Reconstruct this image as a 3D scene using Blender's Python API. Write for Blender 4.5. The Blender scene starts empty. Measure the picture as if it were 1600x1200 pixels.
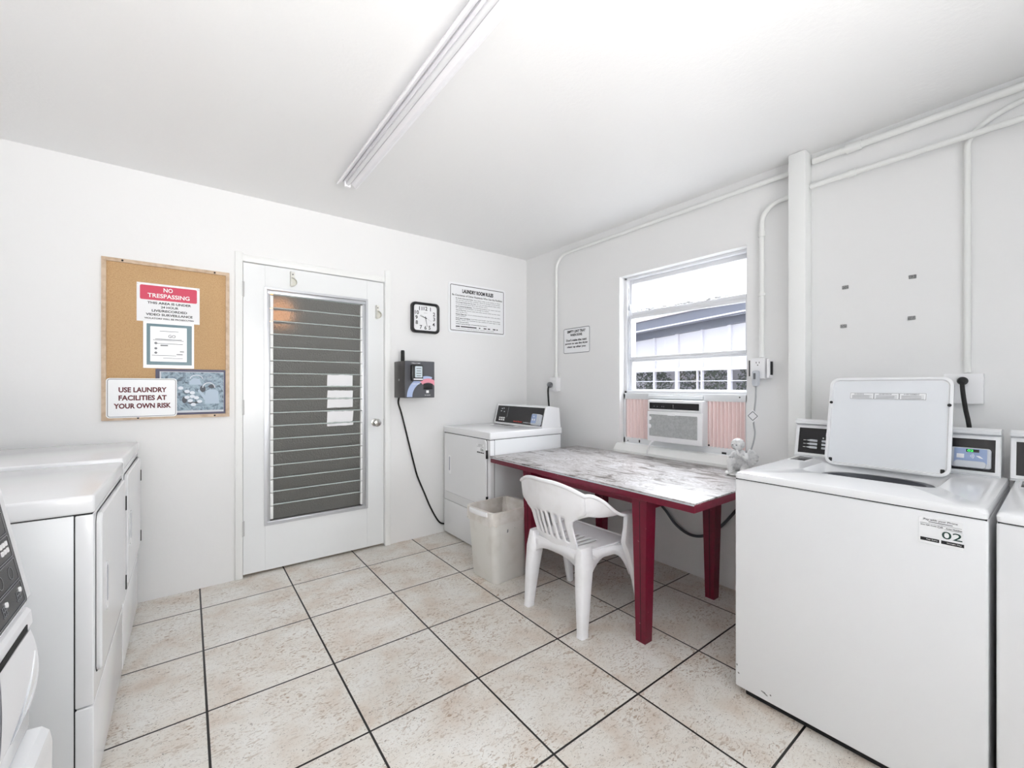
import bpy, bmesh, math, random
from mathutils import Vector, Matrix, Euler
random.seed(7)
S = bpy.context.scene
COL = S.collection
PI = math.pi

# ------------------------------------------------------------------ camera
cd = bpy.data.cameras.new('camera')
cam = bpy.data.objects.new('camera', cd); COL.objects.link(cam)
cam.location = (-2.606, -3.184, 1.2235)
cam.rotation_euler = (PI/2, 0, -0.652)
cd.sensor_fit = 'HORIZONTAL'; cd.sensor_width = 36
cd.lens = 36*663.3/1600
cd.shift_y = 3.3/1600
cd.clip_start = 0.02
S.camera = cam

# ------------------------------------------------------------------ colour management
S.view_settings.view_transform = 'Standard'
S.view_settings.look = 'None'
S.view_settings.exposure = 0.29
S.view_settings.gamma = 1.0
S.view_settings.use_curve_mapping = False
S.cycles.max_bounces = 12
S.cycles.diffuse_bounces = 8
S.cycles.transparent_max_bounces = 12

def C(r, g, b):
    f = lambda v: (v/255/12.92) if v/255 <= 0.04045 else ((v/255+0.055)/1.055)**2.4
    return (f(r), f(g), f(b), 1.0)

# ------------------------------------------------------------------ sky, sun, daylight, added fill
W = bpy.data.worlds.new('sky'); S.world = W; W.use_nodes = True
nt = W.node_tree; N = nt.nodes; L = nt.links
bg = N['Background']; bg.inputs['Strength'].default_value = 3.4
tc = N.new('ShaderNodeTexCoord'); mp = N.new('ShaderNodeMapping'); mp.inputs['Scale'].default_value = (1.5, 1.5, 5)
nz = N.new('ShaderNodeTexNoise'); nz.inputs['Scale'].default_value = 2.2; nz.inputs['Detail'].default_value = 6
cr = N.new('ShaderNodeValToRGB')
cr.color_ramp.elements[0].position = 0.38; cr.color_ramp.elements[0].color = (0.44, 0.50, 0.58, 1)
cr.color_ramp.elements[1].position = 0.62; cr.color_ramp.elements[1].color = (0.62, 0.63, 0.64, 1)
L.new(tc.outputs['Generated'], mp.inputs['Vector']); L.new(mp.outputs['Vector'], nz.inputs['Vector'])
L.new(nz.outputs['Fac'], cr.inputs['Fac']); L.new(cr.outputs['Color'], bg.inputs['Color'])

def lamp(name, kind, loc, rot, energy, color=(1, 1, 1), **kw):
    d = bpy.data.lights.new(name, kind); d.energy = energy; d.color = color
    for k, v in kw.items(): setattr(d, k, v)
    o = bpy.data.objects.new(name, d); COL.objects.link(o); o.location = loc; o.rotation_euler = rot
    return o
# sun along the gap between the two buildings: lights the yard, never enters the room directly
lamp('sun', 'SUN', (3, 6, 8), Vector((0.16, -0.58, -0.80)).to_track_quat('-Z', 'Y').to_euler(), 3.6, (1.0, 0.97, 0.93), angle=0.03)
# added fill lamps behind the camera, one level, one aimed up at the ceiling
lamp('front_fill', 'AREA', (-2.2, -4.75, 1.55), Vector((0.12, 1, 0.08)).to_track_quat('-Z', 'Y').to_euler(), 6, (1.0, 0.985, 0.965),
     shape='RECTANGLE', size=1.8, size_y=1.2, spread=math.radians(75))
lamp('ceiling_fill', 'AREA', (-2.5, -4.95, 0.72), Vector((-0.04, 0.84, 0.55)).to_track_quat('-Z', 'Y').to_euler(), 66, (1.0, 0.985, 0.965),
     shape='RECTANGLE', size=1.7, size_y=0.5, spread=math.radians(92))
# sky light falling in through window_1
lamp('daylight_window', 'AREA', (0.75, -1.58, 2.62), Euler((0, math.radians(58), 0)), 128, (0.94, 0.97, 1.0),
     shape='RECTANGLE', size=1.0, size_y=1.3)
# added lamp outside window_1, standing in for light thrown up off the paving
lamp('window_bounce_fill', 'AREA', (0.95, -1.45, 0.55), Vector((-0.72, 0.05, 0.69)).to_track_quat('-Z', 'Y').to_euler(), 4, (1.0, 0.985, 0.96),
     shape='RECTANGLE', size=1.6, size_y=0.7)

# ------------------------------------------------------------------ materials
def mat(name, col, rough=0.5, metal=0.0, spec=0.5, coat=0.0, bump=None, mott=None, emit=None, trans=0.0, alpha=None):
    m = bpy.data.materials.new(name); m.use_nodes = True
    n = m.node_tree.nodes; l = m.node_tree.links; b = n['Principled BSDF']
    b.inputs['Base Color'].default_value = col
    b.inputs['Roughness'].default_value = rough
    b.inputs['Metallic'].default_value = metal
    b.inputs['Specular IOR Level'].default_value = spec
    b.inputs['Coat Weight'].default_value = coat
    b.inputs['Coat Roughness'].default_value = 0.08
    b.inputs['Transmission Weight'].default_value = trans
    if emit:
        b.inputs['Emission Color'].default_value = emit[0]; b.inputs['Emission Strength'].default_value = emit[1]
    g = n.new('ShaderNodeNewGeometry')
    if bump:
        sc, st = bump[0], bump[1]
        t = n.new('ShaderNodeTexNoise'); t.inputs['Scale'].default_value = sc; t.inputs['Detail'].default_value = 4
        l.new(g.outputs['Position'], t.inputs['Vector'])
        bp = n.new('ShaderNodeBump'); bp.inputs['Strength'].default_value = st; bp.inputs['Distance'].default_value = bump[2] if len(bump) > 2 else 0.004
        l.new(t.outputs['Fac'], bp.inputs['Height']); l.new(bp.outputs['Normal'], b.inputs['Normal'])
    if mott:
        sc, c2, lo, hi = mott
        t = n.new('ShaderNodeTexNoise'); t.inputs['Scale'].default_value = sc; t.inputs['Detail'].default_value = 5
        l.new(g.outputs['Position'], t.inputs['Vector'])
        r = n.new('ShaderNodeValToRGB')
        r.color_ramp.elements[0].position = lo; r.color_ramp.elements[0].color = col
        r.color_ramp.elements[1].position = hi; r.color_ramp.elements[1].color = c2
        l.new(t.outputs['Fac'], r.inputs['Fac']); l.new(r.outputs['Color'], b.inputs['Base Color'])
    return m

M = {}
M['wall'] = mat('wall_paint', C(232, 232, 232), 0.42, bump=(26, 0.10, 0.006))
M['ceil'] = mat('ceiling_paint', C(234, 234, 234), 0.32, spec=0.22, bump=(60, 0.22, 0.004))
M['trim'] = mat('trim_paint', C(236, 237, 236), 0.35, bump=(30, 0.06))
M['pipe'] = mat('painted_conduit', C(232, 233, 231), 0.4)
M['door'] = mat('door_paint', C(232, 234, 235), 0.22, bump=(14, 0.05))
M['white'] = mat('white_enamel', C(232, 233, 235), 0.22, coat=0.35)
M['whiteside'] = mat('white_enamel_side', C(226, 228, 230), 0.3)
M['plastic'] = mat('white_plastic', C(236, 236, 238), 0.38)
M['chair'] = mat('chair_plastic', C(243, 243, 246), 0.42, mott=(9, C(232, 231, 232), 0.5, 0.8))
M['grey_lid'] = mat('lid_inner', C(222, 225, 229), 0.35)
M['black'] = mat('black_plastic', C(22, 21, 24), 0.35)
M['panel'] = mat('black_panel', C(24, 22, 26), 0.22)
M['rubber'] = mat('black_rubber', C(18, 18, 18), 0.6)
M['dark'] = mat('dark_gap', C(30, 30, 32), 0.8)
M['steel'] = mat('brushed_steel', C(190, 190, 190), 0.3, metal=1.0)
M['tub'] = mat('tub_ring', C(74, 76, 82), 0.35)
M['alum'] = mat('aluminium', C(196, 198, 202), 0.38, metal=0.65)
M['winframe'] = mat('window_paint', C(224, 225, 228), 0.4)
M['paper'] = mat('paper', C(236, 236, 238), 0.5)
M['sign'] = mat('sign_white', C(238, 239, 241), 0.32)
M['ink'] = mat('black_ink', C(28, 28, 32), 0.5)
M['greyink'] = mat('grey_ink', C(120, 122, 126), 0.5)
M['maroon'] = mat('maroon_ink', C(96, 18, 34), 0.5)
M['redink'] = mat('red_ink', C(206, 52, 86), 0.4)
M['brandred'] = mat('bright_red_ink', C(226, 60, 50), 0.4)
M['whiteink'] = mat('white_ink', C(240, 240, 240), 0.5)
M['navy'] = mat('poster_border', C(54, 52, 84), 0.4)
M['teal'] = mat('flyer_border', C(84, 116, 126), 0.3)
M['wood'] = mat('board_frame_wood', C(206, 184, 160), 0.5, mott=(30, C(184, 158, 132), 0.4, 0.7))
M['cork'] = mat('cork', C(198, 164, 122), 0.85, bump=(260, 0.15), mott=(190, C(178, 140, 96), 0.45, 0.75))
M['grey'] = mat('grey_plastic', C(108, 110, 114), 0.4)
M['ltgrey'] = mat('light_grey_plastic', C(196, 200, 206), 0.4)
M['bluegrey'] = mat('blue_grey_plastic', C(150, 168, 204), 0.35)
M['screen'] = mat('pale_screen', C(206, 218, 224), 0.25)
M['blue'] = mat('pale_blue_decal', C(172, 188, 222), 0.4)
M['pink'] = mat('pink_decal', C(232, 150, 166), 0.4)
M['charcoal'] = mat('charcoal_decal', C(84, 85, 90), 0.35)
M['boxside'] = mat('reader_box_metal', C(40, 34, 34), 0.3)
M['green'] = mat('green_digits', C(60, 220, 90), 0.4, emit=(C(60, 230, 100), 1.2))
M['bin'] = mat('bin_plastic', C(234, 233, 229), 0.45, mott=(7, C(214, 211, 204), 0.5, 0.85))
M['liner'] = mat('bin_liner', C(216, 211, 204), 0.35, bump=(40, 0.5), mott=(16, C(234, 231, 227), 0.4, 0.7))
M['plaster'] = mat('figurine_plaster', C(214, 214, 214), 0.6, mott=(60, C(170, 170, 172), 0.5, 0.8))
M['pleat'] = mat('pink_curtain', C(246, 228, 226), 0.6)
M['accase'] = mat('ac_case', C(222, 224, 226), 0.4)
M['cable'] = mat('grey_cable', C(84, 86, 92), 0.5)
M['bracket'] = mat('bracket_enamel', C(222, 221, 214), 0.35)
M['slotgrey'] = mat('slot_grey', C(176, 178, 188), 0.5)
M['cordgrey'] = mat('cord_grey', C(168, 170, 172), 0.5)
M['hinge'] = mat('painted_hinge', C(196, 196, 196), 0.35)
M['anchor'] = mat('wall_anchor', C(150, 150, 150), 0.6, mott=(300, C(50, 50, 50), 0.5, 0.6))
M['knob'] = mat('nickel', C(200, 198, 194), 0.22, metal=1.0)
M['lamphead'] = mat('fixture_white', C(242, 241, 244), 0.3)
M['recess'] = mat('fixture_grey', C(176, 176, 180), 0.4)
M['facade'] = mat('facade_white', C(226, 224, 232), 0.6)
M['fascia'] = mat('fascia_grey', C(112, 115, 128), 0.6)
M['roof'] = mat('roof_white', C(214, 206, 210), 0.6)
M['conc'] = mat('concrete', C(176, 174, 168), 0.8, mott=(3, C(160, 158, 150), 0.4, 0.6))
M['leaf'] = mat('leaf', C(126, 136, 122), 0.5, mott=(20, C(170, 176, 168), 0.4, 0.65))
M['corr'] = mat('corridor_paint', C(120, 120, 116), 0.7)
M['tube'] = mat('tube_glass', C(222, 222, 224), 0.25)

def louver_glass():
    m = mat('louver_glass', C(128, 128, 124), 0.28, trans=0.4, bump=(110, 1.0, 0.006))
    return m
M['louver'] = louver_glass()
M['glassedge'] = mat('ground_glass_edge', C(178, 188, 186), 0.4)

def window_glass():
    m = bpy.data.materials.new('window_glass'); m.use_nodes = True
    n = m.node_tree.nodes; l = m.node_tree.links; n.clear()
    o = n.new('ShaderNodeOutputMaterial'); t = n.new('ShaderNodeBsdfTransparent'); g = n.new('ShaderNodeBsdfGlossy')
    t.inputs['Color'].default_value = (0.93, 0.94, 0.96, 1); g.inputs['Roughness'].default_value = 0.03
    x = n.new('ShaderNodeMixShader'); x.inputs['Fac'].default_value = 0.06
    l.new(t.outputs[0], x.inputs[1]); l.new(g.outputs[0], x.inputs[2]); l.new(x.outputs[0], o.inputs['Surface'])
    return m
M['glass'] = window_glass()

def floor_mat():
    m = bpy.data.materials.new('floor_tile'); m.use_nodes = True
    n = m.node_tree.nodes; l = m.node_tree.links; b = n['Principled BSDF']
    g = n.new('ShaderNodeNewGeometry'); sp = n.new('ShaderNodeSeparateXYZ'); l.new(g.outputs['Position'], sp.inputs[0])
    def math_(op, a, bb=None):
        q = n.new('ShaderNodeMath'); q.operation = op
        for i, v in enumerate((a, bb)):
            if v is None: continue
            if isinstance(v, (int, float)): q.inputs[i].default_value = v
            else: l.new(v, q.inputs[i])
        return q.outputs[0]
    def edge(out, off, pitch):
        u = math_('DIVIDE', math_('SUBTRACT', out, off), pitch)
        fr = math_('SUBTRACT', u, math_('FLOOR', u))
        d = math_('MULTIPLY', math_('MINIMUM', fr, math_('SUBTRACT', 1.0, fr)), pitch)
        return d, math_('FLOOR', u)
    dx, ix = edge(sp.outputs['X'], -2.549, 0.455)
    dy, iy = edge(sp.outputs['Y'], 0.1685, 0.46307)
    d = math_('MINIMUM', dx, dy)
    gr = n.new('ShaderNodeMapRange'); gr.inputs['From Min'].default_value = 0.0034; gr.inputs['From Max'].default_value = 0.0044
    l.new(d, gr.inputs['Value'])
    # per-tile offset so the veining does not run on across the joints
    cb = n.new('ShaderNodeCombineXYZ'); l.new(math_('MULTIPLY', ix, 3.7), cb.inputs[0]); l.new(math_('MULTIPLY', iy, 5.3), cb.inputs[1])
    ad = n.new('ShaderNodeVectorMath'); ad.operation = 'ADD'; l.new(g.outputs['Position'], ad.inputs[0]); l.new(cb.outputs[0], ad.inputs[1])
    mpn = n.new('ShaderNodeMapping'); mpn.inputs['Rotation'].default_value = (0, 0, 0.5); mpn.inputs['Scale'].default_value = (1, 2.0, 1)
    l.new(ad.outputs[0], mpn.inputs['Vector'])
    def noise(scale, detail, dist, vec):
        t = n.new('ShaderNodeTexNoise'); t.inputs['Scale'].default_value = scale; t.inputs['Detail'].default_value = detail
        t.inputs['Distortion'].default_value = dist; l.new(vec, t.inputs['Vector']); return t.outputs['Fac']
    def ramp(f, stops):
        r = n.new('ShaderNodeValToRGB'); e = r.color_ramp.elements
        while len(e) < len(stops): e.new(0.5)
        for k, (p, c) in enumerate(stops): e[k].position = p; e[k].color = c
        l.new(f, r.inputs['Fac']); return r.outputs['Color']
    def mix(fac, a, bb, mode='MIX'):
        x = n.new('ShaderNodeMix'); x.data_type = 'RGBA'; x.blend_type = mode
        if isinstance(fac, float): x.inputs[0].default_value = fac
        else: l.new(fac, x.inputs[0])
        for i, v in ((6, a), (7, bb)):
            if isinstance(v, tuple): x.inputs[i].default_value = v
            else: l.new(v, x.inputs[i])
        return x.outputs[2]
    base = ramp(noise(5.5, 6, 0.4, ad.outputs[0]), [(0.32, C(211, 199, 187)), (0.48, C(221, 216, 208)), (0.68, C(228, 226, 221))])
    f1 = ramp(noise(30, 6, 2.0, mpn.outputs[0]), [(0.0, (0, 0, 0, 1)), (0.545, (0, 0, 0, 1)), (0.63, (1, 1, 1, 1))])
    f2 = ramp(noise(4, 3, 0.5, ad.outputs[0]), [(0.42, (0, 0, 0, 1)), (0.62, (1, 1, 1, 1))])
    fl = math_('MULTIPLY', f1, math_('ADD', math_('MULTIPLY', f2, 0.55), 0.22))
    c1 = mix(fl, base, C(158, 132, 108))
    f3 = ramp(noise(60, 3, 2.6, mpn.outputs[0]), [(0.0, (0, 0, 0, 1)), (0.635, (0, 0, 0, 1)), (0.665, (1, 1, 1, 1))])
    c2 = mix(math_('MULTIPLY', f3, 0.8), c1, C(104, 92, 84))
    grout = C(22, 18, 17)
    fin = mix(gr.outputs[0], grout, c2)
    l.new(fin, b.inputs['Base Color'])
    b.inputs['Roughness'].default_value = 0.42
    bp = n.new('ShaderNodeBump'); bp.inputs['Strength'].default_value = 0.5; bp.inputs['Distance'].default_value = 0.002
    l.new(gr.outputs[0], bp.inputs['Height']); l.new(bp.outputs['Normal'], b.inputs['Normal'])
    return m
M['floor'] = floor_mat()

def streak_mat(name, stops, scale, stretch, rough, dist=1.6, rot=0.0):
    m = bpy.data.materials.new(name); m.use_nodes = True
    n = m.node_tree.nodes; l = m.node_tree.links; b = n['Principled BSDF']
    g = n.new('ShaderNodeNewGeometry'); mpn = n.new('ShaderNodeMapping')
    mpn.inputs['Scale'].default_value = stretch; mpn.inputs['Rotation'].default_value = (0, 0, rot)
    l.new(g.outputs['Position'], mpn.inputs['Vector'])
    t = n.new('ShaderNodeTexNoise'); t.inputs['Scale'].default_value = scale; t.inputs['Detail'].default_value = 7
    t.inputs['Roughness'].default_value = 0.62; t.inputs['Distortion'].default_value = dist
    l.new(mpn.outputs[0], t.inputs['Vector'])
    r = n.new('ShaderNodeValToRGB'); e = r.color_ramp.elements
    while len(e) < len(stops): e.new(0.5)
    for k, (p, c) in enumerate(stops): e[k].position = p; e[k].color = c
    l.new(t.outputs['Fac'], r.inputs['Fac']); l.new(r.outputs['Color'], b.inputs['Base Color'])
    b.inputs['Roughness'].default_value = rough
    return m
M['laminate'] = streak_mat('worn_marble_laminate', [(0.34, C(84, 77, 74)), (0.42, C(132, 126, 122)), (0.48, C(188, 185, 186)), (0.53, C(144, 139, 136)), (0.58, C(196, 194, 196)), (0.68, C(166, 162, 161))], 3.4, (3.0, 0.9, 1), 0.40, 2.2, 0.25)
M['crimson'] = streak_mat('chipped_crimson_paint', [(0.0, C(84, 0, 26)), (0.69, C(114, 0, 40)), (0.715, C(214, 186, 186)), (1.0, C(220, 200, 196))], 30.0, (1, 1, 1.4), 0.42, 0.4)
M['mesh'] = streak_mat('ac_grille_mesh', [(0.35, C(158, 160, 160)), (0.65, C(178, 180, 180))], 70.0, (1, 1, 1), 0.7, 0.3)
M['poster'] = streak_mat('still_life_print', [(0.30, C(28, 40, 56)), (0.42, C(84, 106, 122)), (0.52, C(150, 172, 188)), (0.62, C(92, 112, 130)), (0.72, C(206, 216, 226))], 16.0, (1, 1, 1), 0.4, 2.0)
M['flysheet'] = mat('crinkled_laminate', C(232, 233, 235), 0.12, coat=0.6, bump=(45, 0.5, 0.004))  # even white sheet; gloss and crinkles come from coat and bump

# ------------------------------------------------------------------ builders
X, Y, Z = Vector((1, 0, 0)), Vector((0, 1, 0)), Vector((0, 0, 1))
PA = (X, Z)          # lettering on wall_back, read from the room
PB = (-Y, Z)         # lettering on wall_right and on fronts that face the room's left side
_text_cache = {}
def text_geo(body, bold):
    k = (body, bold)
    if k in _text_cache: return _text_cache[k]
    cu = bpy.data.curves.new('t', 'FONT'); cu.body = body; cu.resolution_u = 3; cu.offset = bold; cu.fill_mode = 'FRONT'
    o = bpy.data.objects.new('t', cu); COL.objects.link(o)
    bpy.context.view_layer.update()
    dg = bpy.context.evaluated_depsgraph_get()
    me = bpy.data.meshes.new_from_object(o.evaluated_get(dg))
    vs = [v.co.copy() for v in me.vertices]; fs = [tuple(p.vertices) for p in me.polygons]
    bpy.data.objects.remove(o); bpy.data.curves.remove(cu); bpy.data.meshes.remove(me)
    _text_cache[k] = (vs, fs); return vs, fs

def rrect(w, h, r, n=6):
    r = min(r, w/2-1e-5, h/2-1e-5); pts = []
    if r <= 1e-5: return [(-w/2, -h/2), (w/2, -h/2), (w/2, h/2), (-w/2, h/2)]
    for cx, cy, a0 in ((w/2-r, -h/2+r, -PI/2), (w/2-r, h/2-r, 0), (-w/2+r, h/2-r, PI/2), (-w/2+r, -h/2+r, PI)):
        for i in range(n+1):
            a = a0+PI/2*i/n; pts.append((cx+r*math.cos(a), cy+r*math.sin(a)))
    return pts

class P:
    def __init__(s): s.bm = bmesh.new()
    def _merge(s, b):
        me = bpy.data.meshes.new('tmp'); b.to_mesh(me); b.free(); s.bm.from_mesh(me); bpy.data.meshes.remove(me); return s
    def box(s, x0, x1, y0, y1, z0, z1, b=0.0, seg=2, m=None):
        q = bmesh.new(); bmesh.ops.create_cube(q, size=1)
        bmesh.ops.scale(q, vec=(abs(x1-x0), abs(y1-y0), abs(z1-z0)), verts=q.verts)
        bmesh.ops.translate(q, vec=((x0+x1)/2, (y0+y1)/2, (z0+z1)/2), verts=q.verts)
        if b > 0: bmesh.ops.bevel(q, geom=list(q.edges), offset=b, segments=seg, affect='EDGES', profile=0.5)
        if m is not None: bmesh.ops.transform(q, matrix=m, verts=q.verts)
        return s._merge(q)
    def face(s, pts):
        s.bm.faces.new([s.bm.verts.new(p) for p in pts]); return s
    def loft(s, loops, cap0=True, cap1=True, closed=True):
        rows = [[s.bm.verts.new(p) for p in lp] for lp in loops]; n = len(rows[0])
        for a, b in zip(rows, rows[1:]):
            for i in range(n if closed else n-1):
                j = (i+1) % n
                try: s.bm.faces.new((a[i], a[j], b[j], b[i]))
                except ValueError: pass
        if cap0: s.bm.faces.new(rows[0][::-1])
        if cap1: s.bm.faces.new(rows[-1])
        return s
    def cord(s, pts, r, n=10, k=6):
        P_ = [Vector(p) for p in pts]; out = []
        for i in range(len(P_)-1):
            a, b_, c, d_ = P_[max(i-1, 0)], P_[i], P_[i+1], P_[min(i+2, len(P_)-1)]
            for j in range(k):
                t = j/k; out.append(.5*((2*b_)+(c-a)*t+(2*a-5*b_+4*c-d_)*t*t+(3*b_-a-3*c+d_)*t**3))
        return s.tube(out+[P_[-1]], r, n)
    def cyl(s, p0, p1, r0, r1=None, n=20):
        return s.tube([p0, p1], r0, n, r1)
    def tube(s, pts, r, n=10, r1=None, closed=False):
        pts = [Vector(p) for p in pts]; k = len(pts); loops = []
        up = None
        for i, p in enumerate(pts):
            if closed: d = pts[(i+1) % k]-pts[i-1]
            else: d = pts[min(i+1, k-1)]-pts[max(i-1, 0)]
            d.normalize()
            if up is None:
                up = Z if abs(d.z) < 0.9 else X
                up = (up-d*up.dot(d)).normalized()
            else: up = (up-d*up.dot(d)).normalized()
            sd = d.cross(up)
            rr = r if r1 is None else r+(r1-r)*i/max(1, k-1)
            if isinstance(r, (list, tuple)): rr = r[i]
            loops.append([p+up*(rr*math.cos(2*PI*j/n))+sd*(rr*math.sin(2*PI*j/n)) for j in range(n)])
        if closed: loops.append(loops[0]); return s.loft(loops, False, False)
        return s.loft(loops)
    def lathe(s, prof, c, ax=Z, n=28):
        c = Vector(c); ax = Vector(ax); u = (X if abs(ax.x) < 0.9 else Y); u = (u-ax*u.dot(ax)).normalized(); v = ax.cross(u)
        return s.loft([[c+ax*h+u*(r*math.cos(2*PI*j/n))+v*(r*math.sin(2*PI*j/n)) for j in range(n)] for r, h in prof])
    def plate(s, o, pl, w, h, r=0.0, t=0.002, n=6):
        o = Vector(o); ux, uy = pl; nn = ux.cross(uy); q = rrect(w, h, r, n)
        return s.loft([[o+ux*a+uy*b+nn*k for a, b in q] for k in (0, t)])
    def poly(s, o, pl, pts, t=0.0004):
        o = Vector(o); ux, uy = pl; nn = ux.cross(uy)
        return s.loft([[o+ux*a+uy*b+nn*k for a, b in pts] for k in (0, t)])
    def ring(s, o, pl, w, h, r, lw, t=0.0004):
        o = Vector(o); ux, uy = pl; nn = ux.cross(uy)
        A = [o+ux*a+uy*b+nn*t for a, b in rrect(w, h, r)]; B = [o+ux*a+uy*b+nn*t for a, b in rrect(w-2*lw, h-2*lw, max(r-lw, 0.0005))]
        return s.loft([A, B], False, False)
    def frame(s, o, pl, w, h, fw, t, r=0.0):
        """a picture-frame solid: outer w x h, bar width fw, thickness t towards the viewer"""
        o = Vector(o); ux, uy = pl; nn = ux.cross(uy)
        def lp(ww, hh, k, rr): return [o+ux*a+uy*b+nn*k for a, b in rrect(ww, hh, rr)]
        ri = max(r-fw, 0.0) if r > fw+0.0006 else (0.0006 if r > 0 else 0.0)
        return s.loft([lp(w, h, 0, r), lp(w, h, t, r), lp(w-2*fw, h-2*fw, t, ri), lp(w-2*fw, h-2*fw, 0, ri), lp(w, h, 0, r)], False, False)
    def text(s, body, o, pl, w=None, h=None, bold=0.0, align='C', rot=0.0):
        vs, fs = text_geo(body, bold); o = Vector(o); ux, uy = pl
        x0 = min(v.x for v in vs); x1 = max(v.x for v in vs); y0 = min(v.y for v in vs); y1 = max(v.y for v in vs)
        if w is None: sx = sy = h/(y1-y0)
        elif h is None: sx = sy = w/(x1-x0)
        else: sx = w/(x1-x0); sy = h/(y1-y0)
        cx = {'C': (x0+x1)/2, 'L': x0, 'R': x1}[align]; cy = (y0+y1)/2
        nv = [s.bm.verts.new(o+ux*((v.x-cx)*sx)+uy*((v.y-cy)*sy)) for v in vs]
        for f in fs:
            try: s.bm.faces.new([nv[i] for i in f])
            except ValueError: pass
        return s
    def ball(s, c, r, m=None, seg=16):
        q = bmesh.new(); bmesh.ops.create_uvsphere(q, u_segments=seg, v_segments=seg//2+2, radius=1)
        rr = r if isinstance(r, (tuple, list)) else (r, r, r)
        bmesh.ops.scale(q, vec=rr, verts=q.verts)
        if m is not None: bmesh.ops.transform(q, matrix=m, verts=q.verts)
        bmesh.ops.translate(q, vec=c, verts=q.verts)
        return s._merge(q)
    def sweep(s, secs):
        """secs: (centre, side half vector, thickness half vector) -> rounded strap"""
        loops = []
        for c, a, t in secs:
            c, a, t = Vector(c), Vector(a), Vector(t); lp = []
            for k in range(12):
                an = 2*PI*k/12; ca, sa = math.cos(an), math.sin(an)
                e = 0.45
                lp.append(c+a*(math.copysign(abs(ca)**e, ca))+t*(math.copysign(abs(sa)**e, sa)))
            loops.append(lp)
        return s.loft(loops)
    def done(s, name, m, parent=None, ang=35, local=False, recalc=True):
        bm = s.bm
        if parent is not None and not local:
            r = parent
            while r.parent: r = r.parent
            bmesh.ops.translate(bm, vec=-r.location, verts=bm.verts)
        if recalc: bmesh.ops.recalc_face_normals(bm, faces=bm.faces)
        me = bpy.data.meshes.new(name); bm.to_mesh(me); bm.free()
        me.materials.append(M[m] if isinstance(m, str) else m)
        if ang:
            me.shade_smooth(); me.set_sharp_from_angle(angle=math.radians(ang))
        o = bpy.data.objects.new(name, me); COL.objects.link(o); o.parent = parent
        return o
    def flat(s, name, m, parent=None, local=False): return s.done(name, m, parent, 0, local, False)

def tag(o, label, cat, group=None):
    o['label'] = label; o['category'] = cat
    if group: o['group'] = group
    return o
def struct(o): o['kind'] = 'structure'; return o
def thing(name, label, cat, loc=(0, 0, 0), group=None, rz=0.0):
    o = bpy.data.objects.new(name, None); COL.objects.link(o); o.location = loc; o.rotation_euler = (0, 0, rz)
    o.empty_display_size = 0.05
    return tag(o, label, cat, group)
def sroot(name, loc=(0, 0, 0)):
    o = bpy.data.objects.new(name, None); COL.objects.link(o); o.location = loc; o.empty_display_size = 0.05
    return struct(o)

# ------------------------------------------------------------------ room shell
H = 2.44
XL, YF = -3.58, -4.45
DX0, DX1, DZ = -2.333, -1.405, 2.022
WY0, WY1, WZ0, WZ1 = -2.040, -1.116, 0.775, 2.05
struct(P().box(XL-.2, 0.2, YF-.2, 0.2, -0.12, 0).done('floor', 'floor', ang=0))
struct(P().box(XL-.2, 0.2, YF-.2, 0.2, H, H+.15).done('ceiling', 'ceil', ang=0))
p = P(); p.box(XL-.2, DX0, 0, .16, 0, H); p.box(DX1, .2, 0, .16, 0, H); p.box(DX0, DX1, 0, .16, DZ, H)
struct(p.done('wall_back', 'wall', ang=0))
p = P(); p.box(0, .2, YF, WY0, 0, H); p.box(0, .2, WY1, 0, 0, H); p.box(0, .2, WY0, WY1, WZ1, H); p.box(0, .2, WY0, WY1, 0, WZ0)
struct(p.done('wall_right', 'wall', ang=0))
struct(P().box(XL-.2, XL, YF, 0, 0, H).done('wall_left', 'wall', ang=0))
p = P(); p.box(XL-.2, -3.1, YF-.2, YF, 0, H); p.box(-1.3, .2, YF-.2, YF, 0, H); p.box(-3.1, -1.3, YF-.2, YF, 2.15, H); p.box(-3.1, -1.3, YF-.2, YF, 0, .85)
struct(p.done('wall_front', 'wall', ang=0))

# square boxed post on wall_right
struct(P().box(-.092, 0, -2.368, -2.287, 0, H, .008).done('trim_1', 'trim'))

# door surround: rounded plaster trim
p = P()
p.box(-2.372, DX0+.004, -.012, .05, 0, 2.075, .006); p.box(DX1-.004, -1.365, -.022, .05, 0, 2.11, .006)
p.box(-2.372, -1.375, -.010, .05, DZ-.004, 2.062, .006)
struct(p.done('trim_2', 'trim'))

# ------------------------------------------------------------------ door with louvered glass
d = sroot('door_1', (DX0, 0.0, 0))
jx0, jx1, jz0, jz1 = -2.204, -1.540, 0.315, 1.868
p = P(); y0, y1 = .004, .044
p.box(DX0+.006, jx0, y0, y1, .018, 2.014, .002); p.box(jx1, DX1-.006, y0, y1, .018, 2.014, .002)
p.box(jx0, jx1, y0, y1, jz1, 2.014, .0); p.box(jx0, jx1, y0, y1, .018, jz0, .0)
p.done('slab', 'door', d, 0)
cxj, czj = (jx0+jx1)/2, (jz0+jz1)/2
fr = P().frame((cxj, .012, czj), PA, jx1-jx0+.012, jz1-jz0+.012, .016, .014)
fr.box(jx0+.01, jx1-.01, .0, .03, jz1-.036, jz1-.012, .003)
fr.box(jx0+.01, jx1-.01, .0, .03, jz0+.004, jz0+.02, .003)
fr = fr.done('jalousie_frame', 'alum', d)
gx0, gx1 = -2.157, -1.586
p = P(); p.box(jx0+.008, gx0-.018, .008, .04, jz0+.01, jz1-.03, .002); p.box(gx1+.012, jx1-.008, .008, .04, jz0+.01, jz1-.03, .002)
p.done('side_channel', 'alum', d)
p = P()
pitch = .0872; z_edges = [1.744-pitch*k for k in range(17)]
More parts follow.
